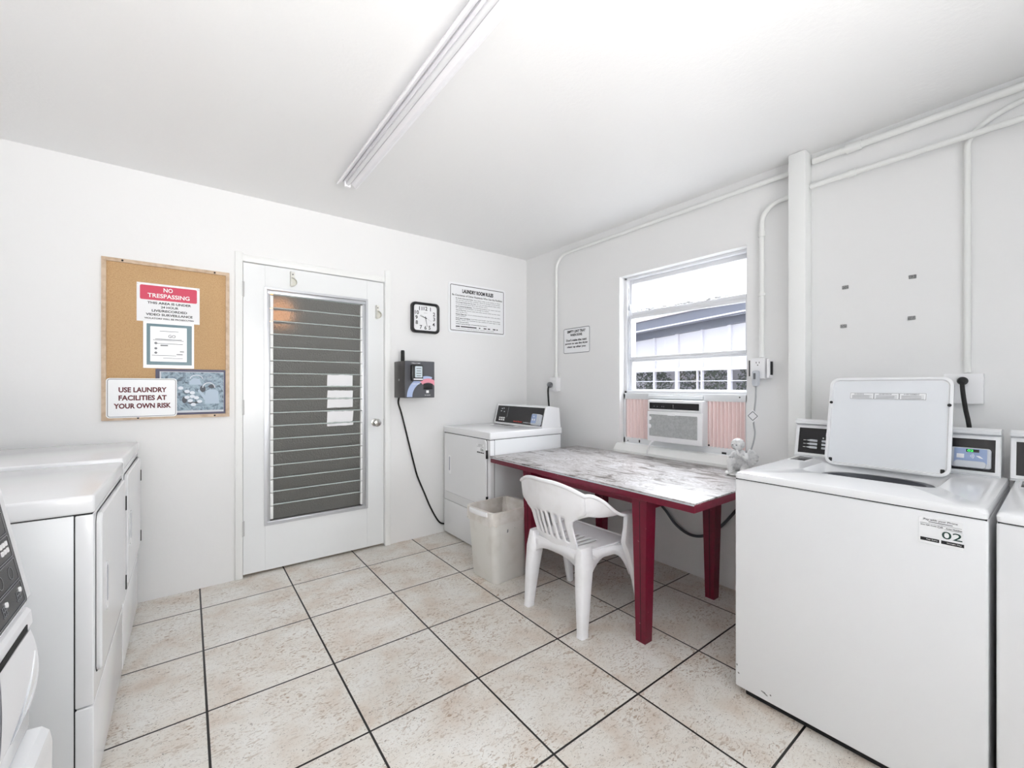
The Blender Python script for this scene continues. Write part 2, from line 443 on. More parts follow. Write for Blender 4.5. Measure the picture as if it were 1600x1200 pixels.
for z in z_edges:
    for a, b in ((gx0-.018, gx0), (gx1, gx1+.012)):
        p.box(a, b, .006, .03, z-.004, z+pitch-.008, .0015)
p.done('louver_clip', 'trim', d)
for k in range(17):
    zt = z_edges[k]+pitch+.004 if k else 1.834      # upper edge of this pane
    zb = z_edges[k]-.012 if k < 16 else .338
    # upper edge stands in front of the pane above
    yt, yb = .014, .030
    ym = yt+(yb-yt)*.006/(zt-zb)
    prof = [(yt+.004, zt), (ym, zt-.0065), (yb, zb), (yb+.0075, zb), (yt+.0085, zt-.003)]
    q = P(); q.loft([[(x, y, z) for y, z in prof] for x in (gx0, gx1)])
    o = q.done('louver_pane', 'louver', d, 0); o.data.materials.append(M['glassedge'])
    for f in o.data.polygons:
        if f.normal.z > .35: f.material_index = 1
# light showing in the panes beside the knob, drawn as three ragged white sheets
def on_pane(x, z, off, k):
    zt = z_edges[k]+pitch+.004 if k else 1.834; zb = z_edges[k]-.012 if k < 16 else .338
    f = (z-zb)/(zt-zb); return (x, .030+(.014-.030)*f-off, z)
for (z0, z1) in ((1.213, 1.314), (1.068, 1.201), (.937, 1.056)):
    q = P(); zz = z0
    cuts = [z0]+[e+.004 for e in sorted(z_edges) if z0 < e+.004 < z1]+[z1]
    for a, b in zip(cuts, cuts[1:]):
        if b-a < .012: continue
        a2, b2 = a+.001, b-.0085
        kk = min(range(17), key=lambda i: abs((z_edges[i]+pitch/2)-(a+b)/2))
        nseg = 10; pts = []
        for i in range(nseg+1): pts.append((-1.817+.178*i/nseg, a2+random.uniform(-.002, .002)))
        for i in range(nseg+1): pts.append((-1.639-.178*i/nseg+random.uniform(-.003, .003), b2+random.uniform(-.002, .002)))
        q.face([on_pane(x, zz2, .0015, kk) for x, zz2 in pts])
    q.flat('pane_glare', 'paper', d)
k = P().lathe([(.028, 0), (.028, .006), (.012, .010), (.011, .03), (.026, .042), (.0295, .055), (.024, .068), (.010, .072), (.0001, .072)], (-1.480, .004, .949), -Y)
k.done('knob', 'knob', d)
P().box(-1.414, -1.411, -.001, .02, .925, .975).done('latch_plate', 'steel', d)
for z in (1.842, 1.088, .315):
    q = P(); q.cyl((DX0+.002, -.006, z-.048), (DX0+.002, -.006, z+.048), .006, n=12)
    q.box(DX0+.004, DX0+.014, -.001, .006, z-.048, z+.048)
    q.done('hinge', 'hinge', d)
for x, z in ((-2.044, 1.944), (-1.462, 1.784)):
    q = P(); q.box(x-.015, x-.011, -.030, .004, z-.045, z+.05, .001); q.box(x-.012, x+.014, -.003, .004, z+.006, z+.05, .001)
    A_ = [(x-.012+.036*math.cos(a), z-.021+.030*math.sin(a)) for a in [PI/2-PI*i/14 for i in range(15)]]
    q.loft([[(a, y, b_) for a, b_ in A_] for y in (-.030, .004)], False, False, False)
    q.loft([[(x-.012+(a-x+.012)*k, y, z-.021+(b_-z+.021)*k) for a, b_ in A_] for k, y in ((.3, .003), (1.0, .003))], False, False, False)
    o = q.done('curtain_bracket', 'bracket', d)
    P().lathe([(.005, 0), (.005, .001), (.0005, .002)], (x+.002, -.003, z+.034), -Y, 10).done('bracket_screw', 'grey', o)

# dim passage outside the door, with its warm lamp
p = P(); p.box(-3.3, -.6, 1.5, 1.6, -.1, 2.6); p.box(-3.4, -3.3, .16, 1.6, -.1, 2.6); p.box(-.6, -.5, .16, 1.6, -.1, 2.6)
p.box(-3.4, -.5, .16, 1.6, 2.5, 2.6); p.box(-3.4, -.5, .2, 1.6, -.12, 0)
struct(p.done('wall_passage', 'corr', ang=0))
pl_ = thing('porch_lamp', 'warm glowing lamp behind the top left panes of the louvered door', 'lamp', (-2.085, .22, 1.745))
P().ball((-2.085, .22, 1.745), (.085, .06, .10)).done('bulb', mat('warm_bulb', C(255, 190, 130), .4, emit=(C(255, 176, 112), 17.0)), pl_)
P().cyl((-2.085, .22, 1.83), (-2.085, .22, 2.5), .008, n=8).done('stem', 'grey', pl_)

# ------------------------------------------------------------------ window_1, air conditioner, sill
w = sroot('window_1', (0.09, (WY0+WY1)/2, WZ0))
wc = (WY0+WY1)/2
p = P()
def wbar(y0, y1, z0, z1, x0=.075, x1=.125, b=.003): p.box(x0, x1, y0, y1, z0, z1, b)
wbar(WY0, WY0+.024, 1.14, WZ1, .06, .14); wbar(WY1-.024, WY1, 1.14, WZ1, .06, .14); wbar(WY0, WY1, WZ1-.018, WZ1, .06, .14); wbar(WY0, WY1, 1.165, 1.19, .06, .14)
p.done('window_frame', 'winframe', w)
def sash(z0, z1, x0, fw=.02, bot=.02, top=.02):
    global p
    p = P(); ya, yb = WY0+.024, WY1-.024
    wbar(ya, ya+fw, z0, z1, x0, x0+.025); wbar(yb-fw, yb, z0, z1, x0, x0+.025)
    wbar(ya+fw, yb-fw, z0, z0+bot, x0, x0+.025); wbar(ya+fw, yb-fw, z1-top, z1, x0, x0+.025)
    o = p.done('sash', 'winframe', w)
    g = P(); g.face([(x0+.012, ya+fw, z0+bot), (x0+.012, yb-fw, z0+bot), (x0+.012, yb-fw, z1-top), (x0+.012, ya+fw, z1-top)])
    g.flat('pane', 'glass', o)
sash(1.752, 2.032, .095, bot=.035, top=.03); sash(1.425, 1.755, .082); sash(1.188, 1.428, .095, bot=.012)
p = P(); p.box(.062, .074, WY1-.05, WY1-.03, 1.80, 1.84, .002); p.tube([(.07, WY1-.034, 1.19), (.07, WY1-.034, 1.97)], .004, 8)
p.done('sash_rod', 'alum', w)
# crumbly putty blobs on the meeting rail
p = P()
for i in range(34):
    y = random.uniform(WY0+.03, WY1-.03); p.ball((.088, y, 1.79+random.uniform(-.004, .004)), (.006, random.uniform(.006, .016), random.uniform(.003, .008)), seg=8)
p.done('putty', 'winframe', w)

# sloping painted sill behind the table
p = P(); p.loft([[(.09, y, .79), (.0, y, .795), (-.018, y, .79), (-.052, y, .752), (-.052, y, .70), (0.0, y, .70), (.09, y, .72)] for y in (-1.10, -2.055)])
struct(p.done('trim_3', 'trim'))

ac = thing('air_conditioner', 'white window air conditioner with grey mesh grille and black control strip', 'air conditioner', (.05, -1.58, .80))
p = P(); p.box(-.022, .5, -1.774, -1.392, .838, 1.128, .006); p.done('case', 'accase', ac)
p = P(); p.box(-.034, -.020, -1.787, -1.385, .842, 1.050, .005)
p.done('grille_frame', 'plastic', ac)
P().plate((-.0345, -1.579, .953), PB, .352, .150, .004, .002).done('grille_mesh', 'mesh', ac)
p = P(); p.box(-.030, -.020, -1.782, -1.388, 1.054, 1.126, .004).done('control_bezel', 'plastic', ac)
P().plate((-.0305, -1.583, 1.088), PB, .362, .043, .002, .002).done('control_strip', 'panel', ac)
p = P()
for y, t_ in ((-1.44, '60'), (-1.465, '72'), (-1.50, 'MODE'), (-1.515, 'ON')):
    p.plate((-.033, y, 1.084), PB, .008, .006, .001, .0005)
p.plate((-.033, -1.585, 1.085), PB, .003, .02, .001, .0005); p.plate((-.033, -1.585, 1.096), PB, .008, .003, .001, .0005)
p.done('control_icons', 'greyink', ac)
p = P()
p.plate((-.0365, -1.575, 1.032), PB, .055, .014, .004, .004).done('badge_tab', 'plastic', ac)
for z in (1.0, .945):
    P().lathe([(.014, 0), (.014, .008), (.008, .012), (.0005, .012)], (-.036, -1.407, z), -X, 18).done('vent_knob', 'plastic', ac)
p = P(); p.cord([(-.005, -1.432, .845), (-.03, -1.432, .842), (-.045, -1.42, .825), (-.05, -1.405, .79), (-.056, -1.392, .737)], .006, 10)
p.done('drain_tube', 'plastic', ac)
# mounting rails + pleated side curtains
p = P(); p.box(.045, .072, WY0+.002, WY1-.002, 1.126, 1.172, .003); p.box(.045, .072, WY0+.002, WY1-.002, .795, .838, .003)
p.box(.03, .046, -1.755, -1.345, 1.135, 1.160, .003)
p.box(.045, .072, WY1-.02, WY1-.002, .795, 1.17, .003); p.box(.045, .072, WY0+.002, WY0+.028, .795, 1.17, .003)
p.done('mounting_rail', 'accase', ac)
def pleats(ya, yb, n):
    q = P(); top, bot = [], []
    for i in range(n*6+1):
        t = i/(n*6); y = ya+(yb-ya)*t; x = .054+.013*math.sin(2*PI*n*t)
        top.append((x, y, 1.128)); bot.append((x, y, .834))
    b2 = [(x+.003, y, z) for x, y, z in bot]; t2 = [(x+.003, y, z) for x, y, z in top]
    for i in range(len(top)-1):
        q.face([bot[i], bot[i+1], top[i+1], top[i]]); q.face([b2[i+1], b2[i], t2[i], t2[i+1]])
    q.done('pleated_curtain', 'pleat', ac, 60)
pleats(WY1-.018, -1.392, 9); pleats(-1.776, WY0+.026, 10)
for y, z in ((-1.126, 1.149), (-1.98, 1.155), (-1.55, 1.149), (-1.16, .812)):
    P().lathe([(.004, 0), (.004, .002), (.0005, .003)], (.045, y, z), -X, 10).done('mounting_screw', 'dark', ac)
for a in ((.043, .046, -1.268, -1.258, .806, .826), (.043, .046, -1.90, -1.872, .80, .812), (.030, .0345, -1.80, -1.79, .842, .852)):
    P().box(*a).done('mounting_clip', 'dark', ac)

# ------------------------------------------------------------------ conduits, sockets, cords on wall_right
def arc(c, r, a0, a1, n=8, x=-.022):
    return [(x, c[0]+r*math.cos(a0+(a1-a0)*i/n), c[1]+r*math.sin(a0+(a1-a0)*i/n)) for i in range(n+1)]
def conduit(name, pts, r, label, couplings=()):
    t = thing(name, label, 'conduit', pts[0])
    P().tube(pts, r, 12).done('pipe', 'pipe', t)
    for a, b in couplings: P().cyl(a, b, r*1.4, n=14).done('coupling', 'pipe', t)
    return t
conduit('conduit', [(-.022, -.443, 1.30)]+arc((-.57, 2.24), .127, 0, -PI/2*-1, 10)+[(-.022, -2.285, 2.372)], .013,
        'long painted conduit rising at the left of the window and running along the ceiling', [((-.022, -.443, 1.30), (-.022, -.443, 1.335))])
conduit('conduit', [(-.022, -2.378, 2.392), (-.022, YF, 2.392)], .016,
        'thick painted conduit just under the ceiling right of the white post', [((-.022, -2.52, 2.392), (-.022, -2.58, 2.392))])
conduit('conduit', [(-.022, -2.131, 1.385)]+arc((-2.235, 2.14), .104, 0, PI/2, 10)+[(-.022, -2.286, 2.244)], .0125,
        'painted conduit between the window and the white post, bending into the post', [((-.022, -2.131, 2.07), (-.022, -2.131, 2.10)), ((-.022, -2.131, 1.735), (-.022, -2.131, 1.75))])
conduit('conduit', [(-.040, -2.372, 2.258), (-.040, YF, 2.262)], .0125,
        'thin straight painted conduit running level right of the white post', [((-.040, -2.53, 2.259), (-.040, -2.56, 2.259))])
conduit('conduit', [(-.0125, -2.928, 1.28), (-.0125, -2.928, 2.22)]+[(-.0125, -3.13+.202*math.cos(a), 2.22+.125*math.sin(a)) for a in [PI/2*i/9 for i in range(1, 10)]]+[(-.0125, YF, 2.345)], .011,
        'painted riser conduit above the open washer lid, curving right at the top')

def socket_box(name, y0, y1, z0, z1, label, depth=.045):
    t = thing(name, label, 'socket', (0, (y0+y1)/2, z0))
    P().box(-depth, 0, y0, y1, z0, z1, .003).done('box', 'plastic', t)
    return t
s = socket_box('wall_socket', -.475, -.385, 1.178, 1.30, 'white socket box above the far dryer, with a black plug')
P().plate((-.0455, -.43, 1.24), PB, .07, .1, .004, .003).done('cover_plate', 'plastic', s)
t = thing('power_cord', 'black dryer cord plugged into the socket box in the far corner', 'cord', (-.06, -.415, 1.2))
P().lathe([(.022, 0), (.026, .012), (.022, .03), (.012, .036), (.001, .037)], (-.049, -.405, 1.235), -X, 18).done('plug', 'grey', t)
P().cord([(-.075, -.405, 1.225), (-.085, -.405, 1.19), (-.08, -.405, 1.1), (-.075, -.41, 1.0), (-.08, -.42, .85), (-.1, -.43, .5)], .008, 10).done('cord', 'rubber', t)

s = socket_box('wall_socket', -2.160, -2.085, 1.265, 1.382, 'white socket box between the window and the post, cover swung open', .05)
P().plate((-.0505, -2.122, 1.324), PB, .072, .112, .003, .002).done('cover_plate', 'plastic', s)
p = P()
for zc in (1.352,):
    for dy in (-.008, .008): p.plate((-.0527, -2.122+dy, zc+.004), PB, .003, .010, .001, .0003)
    p.plate((-.0527, -2.122, zc-.010), PB, .006, .005, .002, .0003)
p.done('socket_slots', 'dark', s)
p = P(); p.box(-.062, -.012, -2.186, -2.170, 1.268, 1.375, .006); p.done('open_cover', 'plastic', s)
P().box(-.050, -.020, -2.1885, -2.186, 1.285, 1.36, .001).done('cover_hollow', 'dark', s)
P().box(-.052, -.045, -2.078, -2.074, 1.28, 1.37).done('cover_edge', 'dark', s)
t = thing('power_cord', 'white air conditioner cord with safety plug and paper tag hanging by the post', 'cord', (-.07, -2.12, 1.3))
P().box(-.088, -.054, -2.138, -2.102, 1.222, 1.312, .012).done('safety_plug', 'ltgrey', t)
P().box(-.090, -.087, -2.126, -2.114, 1.262, 1.296, .002).done('plug_button', 'grey', t)
P().cord([(-.07, -2.12, 1.225), (-.07, -2.118, 1.15), (-.065, -2.105, 1.03), (-.06, -2.11, .95), (-.06, -2.09, .86), (-.06, -2.06, .80), (-.075, -2.02, .742)], .0045, 10).done('cord', 'cordgrey', t)
p = P(); p.loft([[(-.074+k, -2.105+a*.032, 1.055+b*.038) for a, b in ((0, -1), (1, 0.1), (0, 1), (-1, -.1))] for k in (0, .001)]); p.done('tag', 'paper', t, 0)
P().ring((-.0745, -2.105, 1.055), ((Z-Y).normalized(), (Z+Y).normalized()), .040, .040, .004, .004, .0002).flat('tag_print', 'greyink', t)

s = socket_box('wall_socket', -2.975, -2.86, 1.15, 1.275, 'white socket box behind the raised washer lid', .03)
t = thing('power_cord', 'thick black washer cord plugged in behind the raised lid', 'cord', (-.06, -2.93, 1.2))
P().lathe([(.015, 0), (.017, .02), (.012, .035), (.001, .036)], (-.03, -2.918, 1.245), -X, 18).done('plug', 'rubber', t)
P().cord([(-.06, -2.918, 1.235), (-.08, -2.922, 1.20), (-.085, -2.93, 1.13), (-.085, -2.94, 1.06), (-.08, -2.945, .95)], .0075, 10).done('cord', 'rubber', t)
# the two tiny marks right of it and four leftover mounts
for y, z, where in ((-2.510, 1.716, 'upper left'), (-2.757, 1.718, 'upper right'), (-2.503, 1.523, 'lower left'), (-2.754, 1.532, 'lower right')):
    q = P().plate((0, y, z), PB, .026, .017, .002, .003)
    o = q.done('wall_anchor', 'anchor')
    tag(o, where + ' leftover grey mount of the four on the bare wall over the washers', 'wall mount', 'leftover mounts on the right wall')
t = P().cord([(-.012, -1.3, .58), (-.02, -1.42, .46), (-.022, -1.521, .379), (-.022, -1.60, .30), (-.022, -1.70, .262), (-.022, -1.80, .285), (-.022, -1.90, .37), (-.022, -2.0, .50), (-.03, -2.1, .62), (-.05, -2.3, .70)], .009, 10).done('cable', 'cable')
tag(t, 'grey cable drooping along the wall under the red table', 'cable')

# ------------------------------------------------------------------ things on wall_back
bx0, bx1, bz0, bz1 = -2.978, -2.401, 1.035, 1.926
bc = ((bx0+bx1)/2, 0, (bz0+bz1)/2)
b = thing('bulletin_board', 'wood framed cork bulletin board left of the door, with notices pinned on', 'bulletin board', (bc[0], 0, bz0))
P().frame(bc, PA, bx1-bx0, bz1-bz0, .019, .022).done('frame', 'wood', b, 0)
P().box(bx0+.015, bx1-.015, -.010, 0, bz0+.015, bz1-.015).done('cork_panel', 'cork', b, 0)
for x, z in ((bx0+.085, bz1-.010), (bx1-.075, bz1-.010), (bx0+.15, bz0+.010), (bx1-.075, bz0+.010)):
    P().lathe([(.005, 0), (.005, .002), (.0005, .003)], (x, -.022, z), -Y, 10).done('screw', 'dark', b)

t = thing('warning_sign', 'NO TRESPASSING paper sign with red banner on the cork board', 'sign', (-2.692, -.012, 1.70))
def shear_plate(x0, x1, z0, z1, y, th=.001): return P().plate(((x0+x1)/2, y, (z0+z1)/2), PA, x1-x0, z1-z0, 0, th)
shear_plate(-2.835, -2.550, 1.592, 1.810, -.0115).done('sheet', 'paper', t, 0)
P().plate((-2.692, -.0126, 1.757), PA, .258, .082, .008, .0005).done('banner', 'redink', t, 0)
p = P(); p.text('NO', (-2.697, -.0135, 1.777), PA, .042, .024, .02); p.text('TRESPASSING', (-2.693, -.0135, 1.742), PA, .190, .024, .02)
p.flat('banner_lettering', 'whiteink', t)
p = P()
for k, (s_, w_) in enumerate((('THIS AREA IS UNDER', .198), ('24 HOUR', .080), ('LIVE/RECORDED', .160), ('VIDEO SURVEILLANCE', .212), ('VIOLATORS WILL BE PROSECUTED', .225))):
    p.text(s_, (-2.690, -.0132, 1.700-.0222*k), PA, w_, .0135 if k < 4 else .0085, .03)
p.flat('lettering', 'ink', t)
for x in (-2.83, -2.556): P().lathe([(.005, 0), (.004, .006), (.0005, .007)], (x, -.0126, 1.803), -Y, 10).done('push_pin', 'plastic', t)

t = thing('flyer', 'teal bordered laminated flyer pinned below the red banner sign', 'flyer', (-2.692, -.014, 1.46))
shear_plate(-2.807, -2.577, 1.327, 1.600, -.0135, .0008).done('laminate', 'flysheet', t, 0)
P().plate((-2.690, -.0145, 1.463), PA, .205, .235, .002, .0003).done('border', 'teal', t, 0)
P().plate((-2.694, -.0150, 1.465), PA, .165, .200, .002, .0003).done('page', 'flysheet', t, 0)
p = P(); p.text('GO', (-2.68, -.0158, 1.512), PA, .034, .018, .03)
for z, a, b_ in ((1.540, -2.735, -2.65), (1.494, -2.755, -2.635), (1.488, -2.765, -2.625), (1.468, -2.748, -2.63), (1.40, -2.77, -2.66), (1.385, -2.72, -2.63)):
    p.plate(((a+b_)/2, -.0155, z), PA, b_-a, .0035, 0, .0002)
for z in (1.470, 1.440, 1.415): p.lathe([(.007, 0), (.007, .0003)], (-2.752, -.0155, z), -Y, 12)
p.plate((-2.715, -.0155, 1.458), PA, .034, .008, 0, .0002); p.plate((-2.634, -.0155, 1.425), PA, .02, .006, 0, .0002); p.plate((-2.645, -.0155, 1.408), PA, .03, .006, 0, .0002)
p.done('lettering', 'greyink', t, 0)

t = thing('poster', 'blue-grey still life poster of flowers and a watering can on the board', 'poster', (-2.585, -.013, 1.185))
shear_plate(-2.754, -2.4215, 1.0545, 1.323, -.0118, .001).done('border', 'navy', t, 0)
P().plate((-2.583, -.0130, 1.188), PA, .305, .242, .001, .0003).done('margin', 'ltgrey', t, 0)
P().plate((-2.580, -.0134, 1.192), PA, .297, .226, .001, .0003).done('picture', 'poster', t, 0)
def disc(cx, cz, rx, rz, n=18): return [(cx+rx*math.cos(2*PI*i/n), cz+rz*math.sin(2*PI*i/n)) for i in range(n)]
o_ = (-2.580, -.0139, 1.192)
p = P(); p.poly(o_, PA, [(.055, -.075), (.128, -.075), (.122, .0), (.105, .012), (.078, .012), (.058, .0)], .0003)
p.poly(o_, PA, [(.06, -.03), (.055, -.055), (.02, .005), (.028, .012)], .0003)
p.poly(o_, PA, [(-.02, .04), (.04, .04), (.03, .075), (.0, .08), (-.02, .06)], .0003)
p.done('watering_can_print', mat('can_print', C(168, 186, 202), .4), t, 0)
p = P(); p.tube([(-2.580+.075+.03*math.cos(a), -.0142, 1.192+.022+.03*math.sin(a)) for a in [PI*i/10 for i in range(11)]], .003, 6)
p.tube([(-2.580+.015+.03*math.cos(a), -.0142, 1.192+.075+.022*math.sin(a)) for a in [PI*i/8 for i in range(9)]], .0025, 6)
for cx, cz in ((-.03, -.035), (-.005, -.03), (.015, -.038), (-.015, -.055), (.03, -.06), (-.03, .0), (-.005, -.008), (.0, -.078), (-.06, .02)):
    p.poly(o_, PA, disc(cx, cz, .013, .010, 9), .0004)
p.done('flower_print', mat('flower_print', C(216, 222, 230), .4), t, 0)
p = P()
for cx, cz, rx, rz in ((-.042, -.05, .012, .02), (.045, .015, .014, .02), (.0, -.068, .03, .006), (.09, .03, .018, .012)): p.poly((o_[0], -.01385, o_[2]), PA, disc(cx, cz, rx, rz), .0002)
p.done('hollow_print', mat('dark_print', C(34, 42, 56), .4), t, 0)

t = thing('notice_sign', 'white sign in dark red capitals, USE LAUNDRY FACILITIES AT YOUR OWN RISK', 'sign', (-2.808, -.025, 1.158))
P().plate((-2.808, -.0235, 1.158), PA, .302, .219, .016, .002).done('plate', 'sign', t)
P().ring((-2.808, -.0257, 1.158), PA, .293, .210, .013, .003, .0002).flat('border_line', 'greyink', t)
p = P()
for k, (s_, w_) in enumerate((('USE LAUNDRY', .205), ('FACILITIES AT', .205), ('YOUR OWN RISK', .245))):
    p.text(s_, (-2.806, -.0262, 1.203-.045*k), PA, w_, .029, .04)
p.flat('lettering', 'maroon', t)

# clock
cxk, czk = -1.076, 1.775
t = thing('wall_clock', 'square white wall clock with rounded black frame right of the door', 'clock', (cxk, 0, czk-.12))
p = P(); q = rrect(.248, .248, .035); nn = -Y
def lp(w_, y_, r_): return [Vector((cxk+a, y_, czk+b_)) for a, b_ in rrect(w_, w_, r_)]
p.loft([lp(.236, 0, .03), lp(.248, -.012, .035), lp(.244, -.034, .034), lp(.228, -.040, .03), lp(.206, -.034, .022), lp(.204, -.024, .022)], True, False)
p.done('frame', 'black', t, 40)
P().plate((cxk, -.020, czk), PA, .214, .214, .022, .004).done('face', 'sign', t)
p = P()
num = {12: (0, .076), 1: (.044, .074), 2: (.076, .036), 3: (.077, -.004), 4: (.072, -.048), 5: (.036, -.076), 6: (0, -.078), 7: (-.040, -.076), 8: (-.076, -.04), 9: (-.078, .0), 10: (-.075, .04), 11: (-.042, .074)}
for k, (a, b_) in num.items(): p.text(str(k), (cxk+a, -.0247, czk+b_), PA, None, .031, .02)
p.flat('numerals', 'ink', t)
p = P(); p.text('QUARTZ', (cxk, -.0246, czk+.040), PA, .03, .006, 0); p.flat('dial_print', 'greyink', t)
def hand(name, deg, ln, wd, y, m, tail=.012):
    a = math.radians(deg); dx, dz = math.sin(a), math.cos(a); q = P()
    q.loft([[Vector((cxk+dx*l_+dz*s_*w_, y-k, czk+dz*l_-dx*s_*w_)) for l_, w_, s_ in ((-tail, wd, -1), (ln, wd*.4, -1), (ln, wd*.4, 1), (-tail, wd, 1))] for k in (0, .0008)])
    q.done(name, m, t, 0)
hand('hour_hand', 287, .052, .0032, -.026, 'ink'); hand('minute_hand', 169, .072, .0026, -.0275, 'ink'); hand('second_hand', 117, .055, .0008, -.029, 'greyink', .05)
P().lathe([(.004, 0), (.004, .006), (.0005, .007)], (cxk, -.024, czk), -Y, 12).done('hub', 'ink', t)

# rules sign
t = thing('rules_sign', 'large white LAUNDRY ROOM RULES sign with black border near the corner', 'sign', (-.5575, 0, 1.68))
P().plate((-.5575, -.002, 1.897), PA, .600, .432, .026, .003).done('plate', 'sign', t)
P().ring((-.5575, -.0052, 1.897), PA, .562, .394, .012, .005, .0003).flat('border_line', 'ink', t)
p = P(); yy = -.0058
p.text('LAUNDRY ROOM RULES', (-.5575, yy, 2.046), PA, .325, .034, .05)
p.text('Be Courteous of Other Residents Who Use the Facilities', (-.5575, yy, 2.006), PA, .525, .0155, .02)
rules = [('Be Timely in Removing Clothes.', 'Have them ready in the washer or dryer', .40), ('after the wash cycle has been completed. Others are waiting to use the machines.', None, .468),
 ("Don't Forget Clothes from Any Time.", 'We are not responsible for items, stolen', .0), ('or lost personal items left in the laundry room.', None, .33),
 ("Don't Overload the Machines.", 'Overloading machines can cause wear and', 0), ('for using too much detergent can damage the machine.', None, .345),
 ('Tidy Up When Done.', "Don't make the next person clean up the mess,", 0), ('clean up after you.', None, .115),
 ('Discard Clean Lint.', 'Lint or screens should be clean after every use, when', 0), ('you are finished.', None, .10),
 ("Don't Leave Trash Behind.", 'Laundry and trash may be discarded.', 0),
 ('No Dyes.', 'Never use machines to dye clothes or wash rags or rugs', 0), ('with chemical stains.', None, .13),
 ('Notify Property Manager of Needed Machine Repairs:', None, .32)]
zc = 1.978
for a, b_, w_ in rules:
    if b_:
        wa = .0062*len(a)*.94; p.text(a, (-.785, yy, zc), PA, wa, .0105, .035, 'L')
        p.text(b_, (-.785+wa+.008, yy, zc), PA, .468-wa-.008, .0095, .015, 'L')
    else: p.text(a, (-.785, yy, zc), PA, w_, .0095, .03 if 'Notify' in a else .015, 'L')
    zc -= .0160 if b_ else .0178
for a, b_ in ((-.785, -.745), (-.735, -.575), (-.55, -.535), (-.50, -.47), (-.455, -.43), (-.40, -.37), (-.36, -.345)):
    p.plate(((a+b_)/2, yy, zc-.004), PA, b_-a, .009, 0, .0002)
p.text('Violators of these rules may lose the use of laundry room privileges', (-.785, yy, zc-.022), PA, .40, .0085, 0, 'L')
p.flat('lettering', 'ink', t)

# card reader box
rx0, rx1, ry, rz0, rz1 = -1.329, -1.085, -.20, 1.135, 1.412
t = thing('payment_kiosk', 'dark wall box with card reader and pink and blue arcs beside the door', 'payment box', (-1.207, 0, rz0))
P().box(rx0, rx1, ry, 0, rz0, rz1, .003).done('box', 'boxside', t)
P().plate((-1.207, ry-.0005, 1.2735), PA, .240, .272, .003, .001).done('front_decal', 'charcoal', t)
def sector(cx, cz, r0, r1, a0, a1, n=14, lim=None):
    A = [(cx+r1*math.cos(a0+(a1-a0)*i/n), cz+r1*math.sin(a0+(a1-a0)*i/n)) for i in range(n+1)]
    B = [(cx+r0*math.cos(a1-(a1-a0)*i/n), cz+r0*math.sin(a1-(a1-a0)*i/n)) for i in range(n+1)]
    return [(min(a, -1.0875), b_) for a, b_ in A+B] if cx < -1 else A+B
q = P(); q.poly((0, ry-.0018, 0), PA, sector(-1.155, 1.142, .115, .158, math.radians(72), PI), .0003); q.done('blue_arc', 'blue', t, 0)
q = P(); q.poly((0, ry-.0020, 0), PA, sector(-1.140, 1.180, .070, .102, math.radians(38), math.radians(130)), .0003); q.done('pink_arc', 'pink', t, 0)
P().box(-1.287, -1.192, ry-.032, ry, 1.262, 1.384, .010).done('reader', 'black', t)
P().plate((-1.232, ry-.032, 1.330), PA, .058, .085, .006, .002).done('reader_screen', 'screen', t)
P().plate((-1.236, ry-.032, 1.275), PA, .074, .010, .003, .002).done('reader_lip', 'plastic', t)
P().box(-1.179, -1.105, ry-.010, ry, 1.200, 1.243, .003).done('card_slot', 'black', t)
p = P(); p.plate((-1.145, ry-.002, 1.181), PA, .022, .02, .001, .0006); p.text('TAP TO PAY', (-1.145, ry-.0022, 1.154), PA, .05, .008, .01); p.text('INSERT CARD', (-1.24, ry-.0022, 1.240), PA, .06, .007, .01); p.text('WELCOME', (-1.24, ry-.0022, 1.396), PA, .07, .008, .01)
p.done('decal_lettering', 'whiteink', t, 0)
p = P()
for k in range(4): p.plate((-1.232, ry-.0345, 1.355-.018*k), PA, .04-.006*(k % 2), .006, 0, .0004)
p.done('screen_text', 'greyink', t, 0)
P().lathe([(.008, 0), (.008, .004), (.0005, .005)], (rx0, -.10, 1.27), -X, 14).done('lock', 'steel', t)
P().lathe([(.014, 0), (.014, .012), (.0145, .014), (.0145, .075), (.012, .085), (.0005, .086)], (-1.302, -.10, rz1), Z, 18).done('antenna', 'rubber', t)
c = P().cord([(-1.31, -.05, 1.137), (-1.300, -.012, 1.09), (-1.277, -.010, 1.02), (-1.245, -.010, .90), (-1.205, -.010, .74), (-1.175, -.010, .625), (-1.14, -.010, .50), (-1.085, -.010, .37), (-1.02, -.010, .22), (-.95, -.012, .10), (-.90, -.010, .07)], .0065, 10).done('power_cord', 'rubber')
tag(c, 'thin black cord hanging from the payment box down to the far dryer', 'cord')

# lint sign on wall_right
t = thing('lint_sign', 'small EMPTY LINT TRAY sign between the conduit and the window', 'sign', (0, -.668, 1.5))
P().plate((-.0005, -.668, 1.610), PB, .304, .216, .016, .003).done('plate', 'sign', t)
P().ring((-.0037, -.668, 1.610), PB, .302, .214, .015, .005, .0003).flat('border_line', 'greyink', t)
p = P()
for s_, z, w_, h_ in (('EMPTY LINT TRAY', 1.688, .21, .022), ('WHEN DONE.', 1.658, .14, .021), ("Don't make the next", 1.615, .235, .019), ('person to use the dryer', 1.585, .262, .019), ('clean up after you', 1.556, .215, .019)):
    p.text(s_, (-.0045, -.668, z), PB, w_, h_, .04)
p.flat('lettering', 'ink', t)

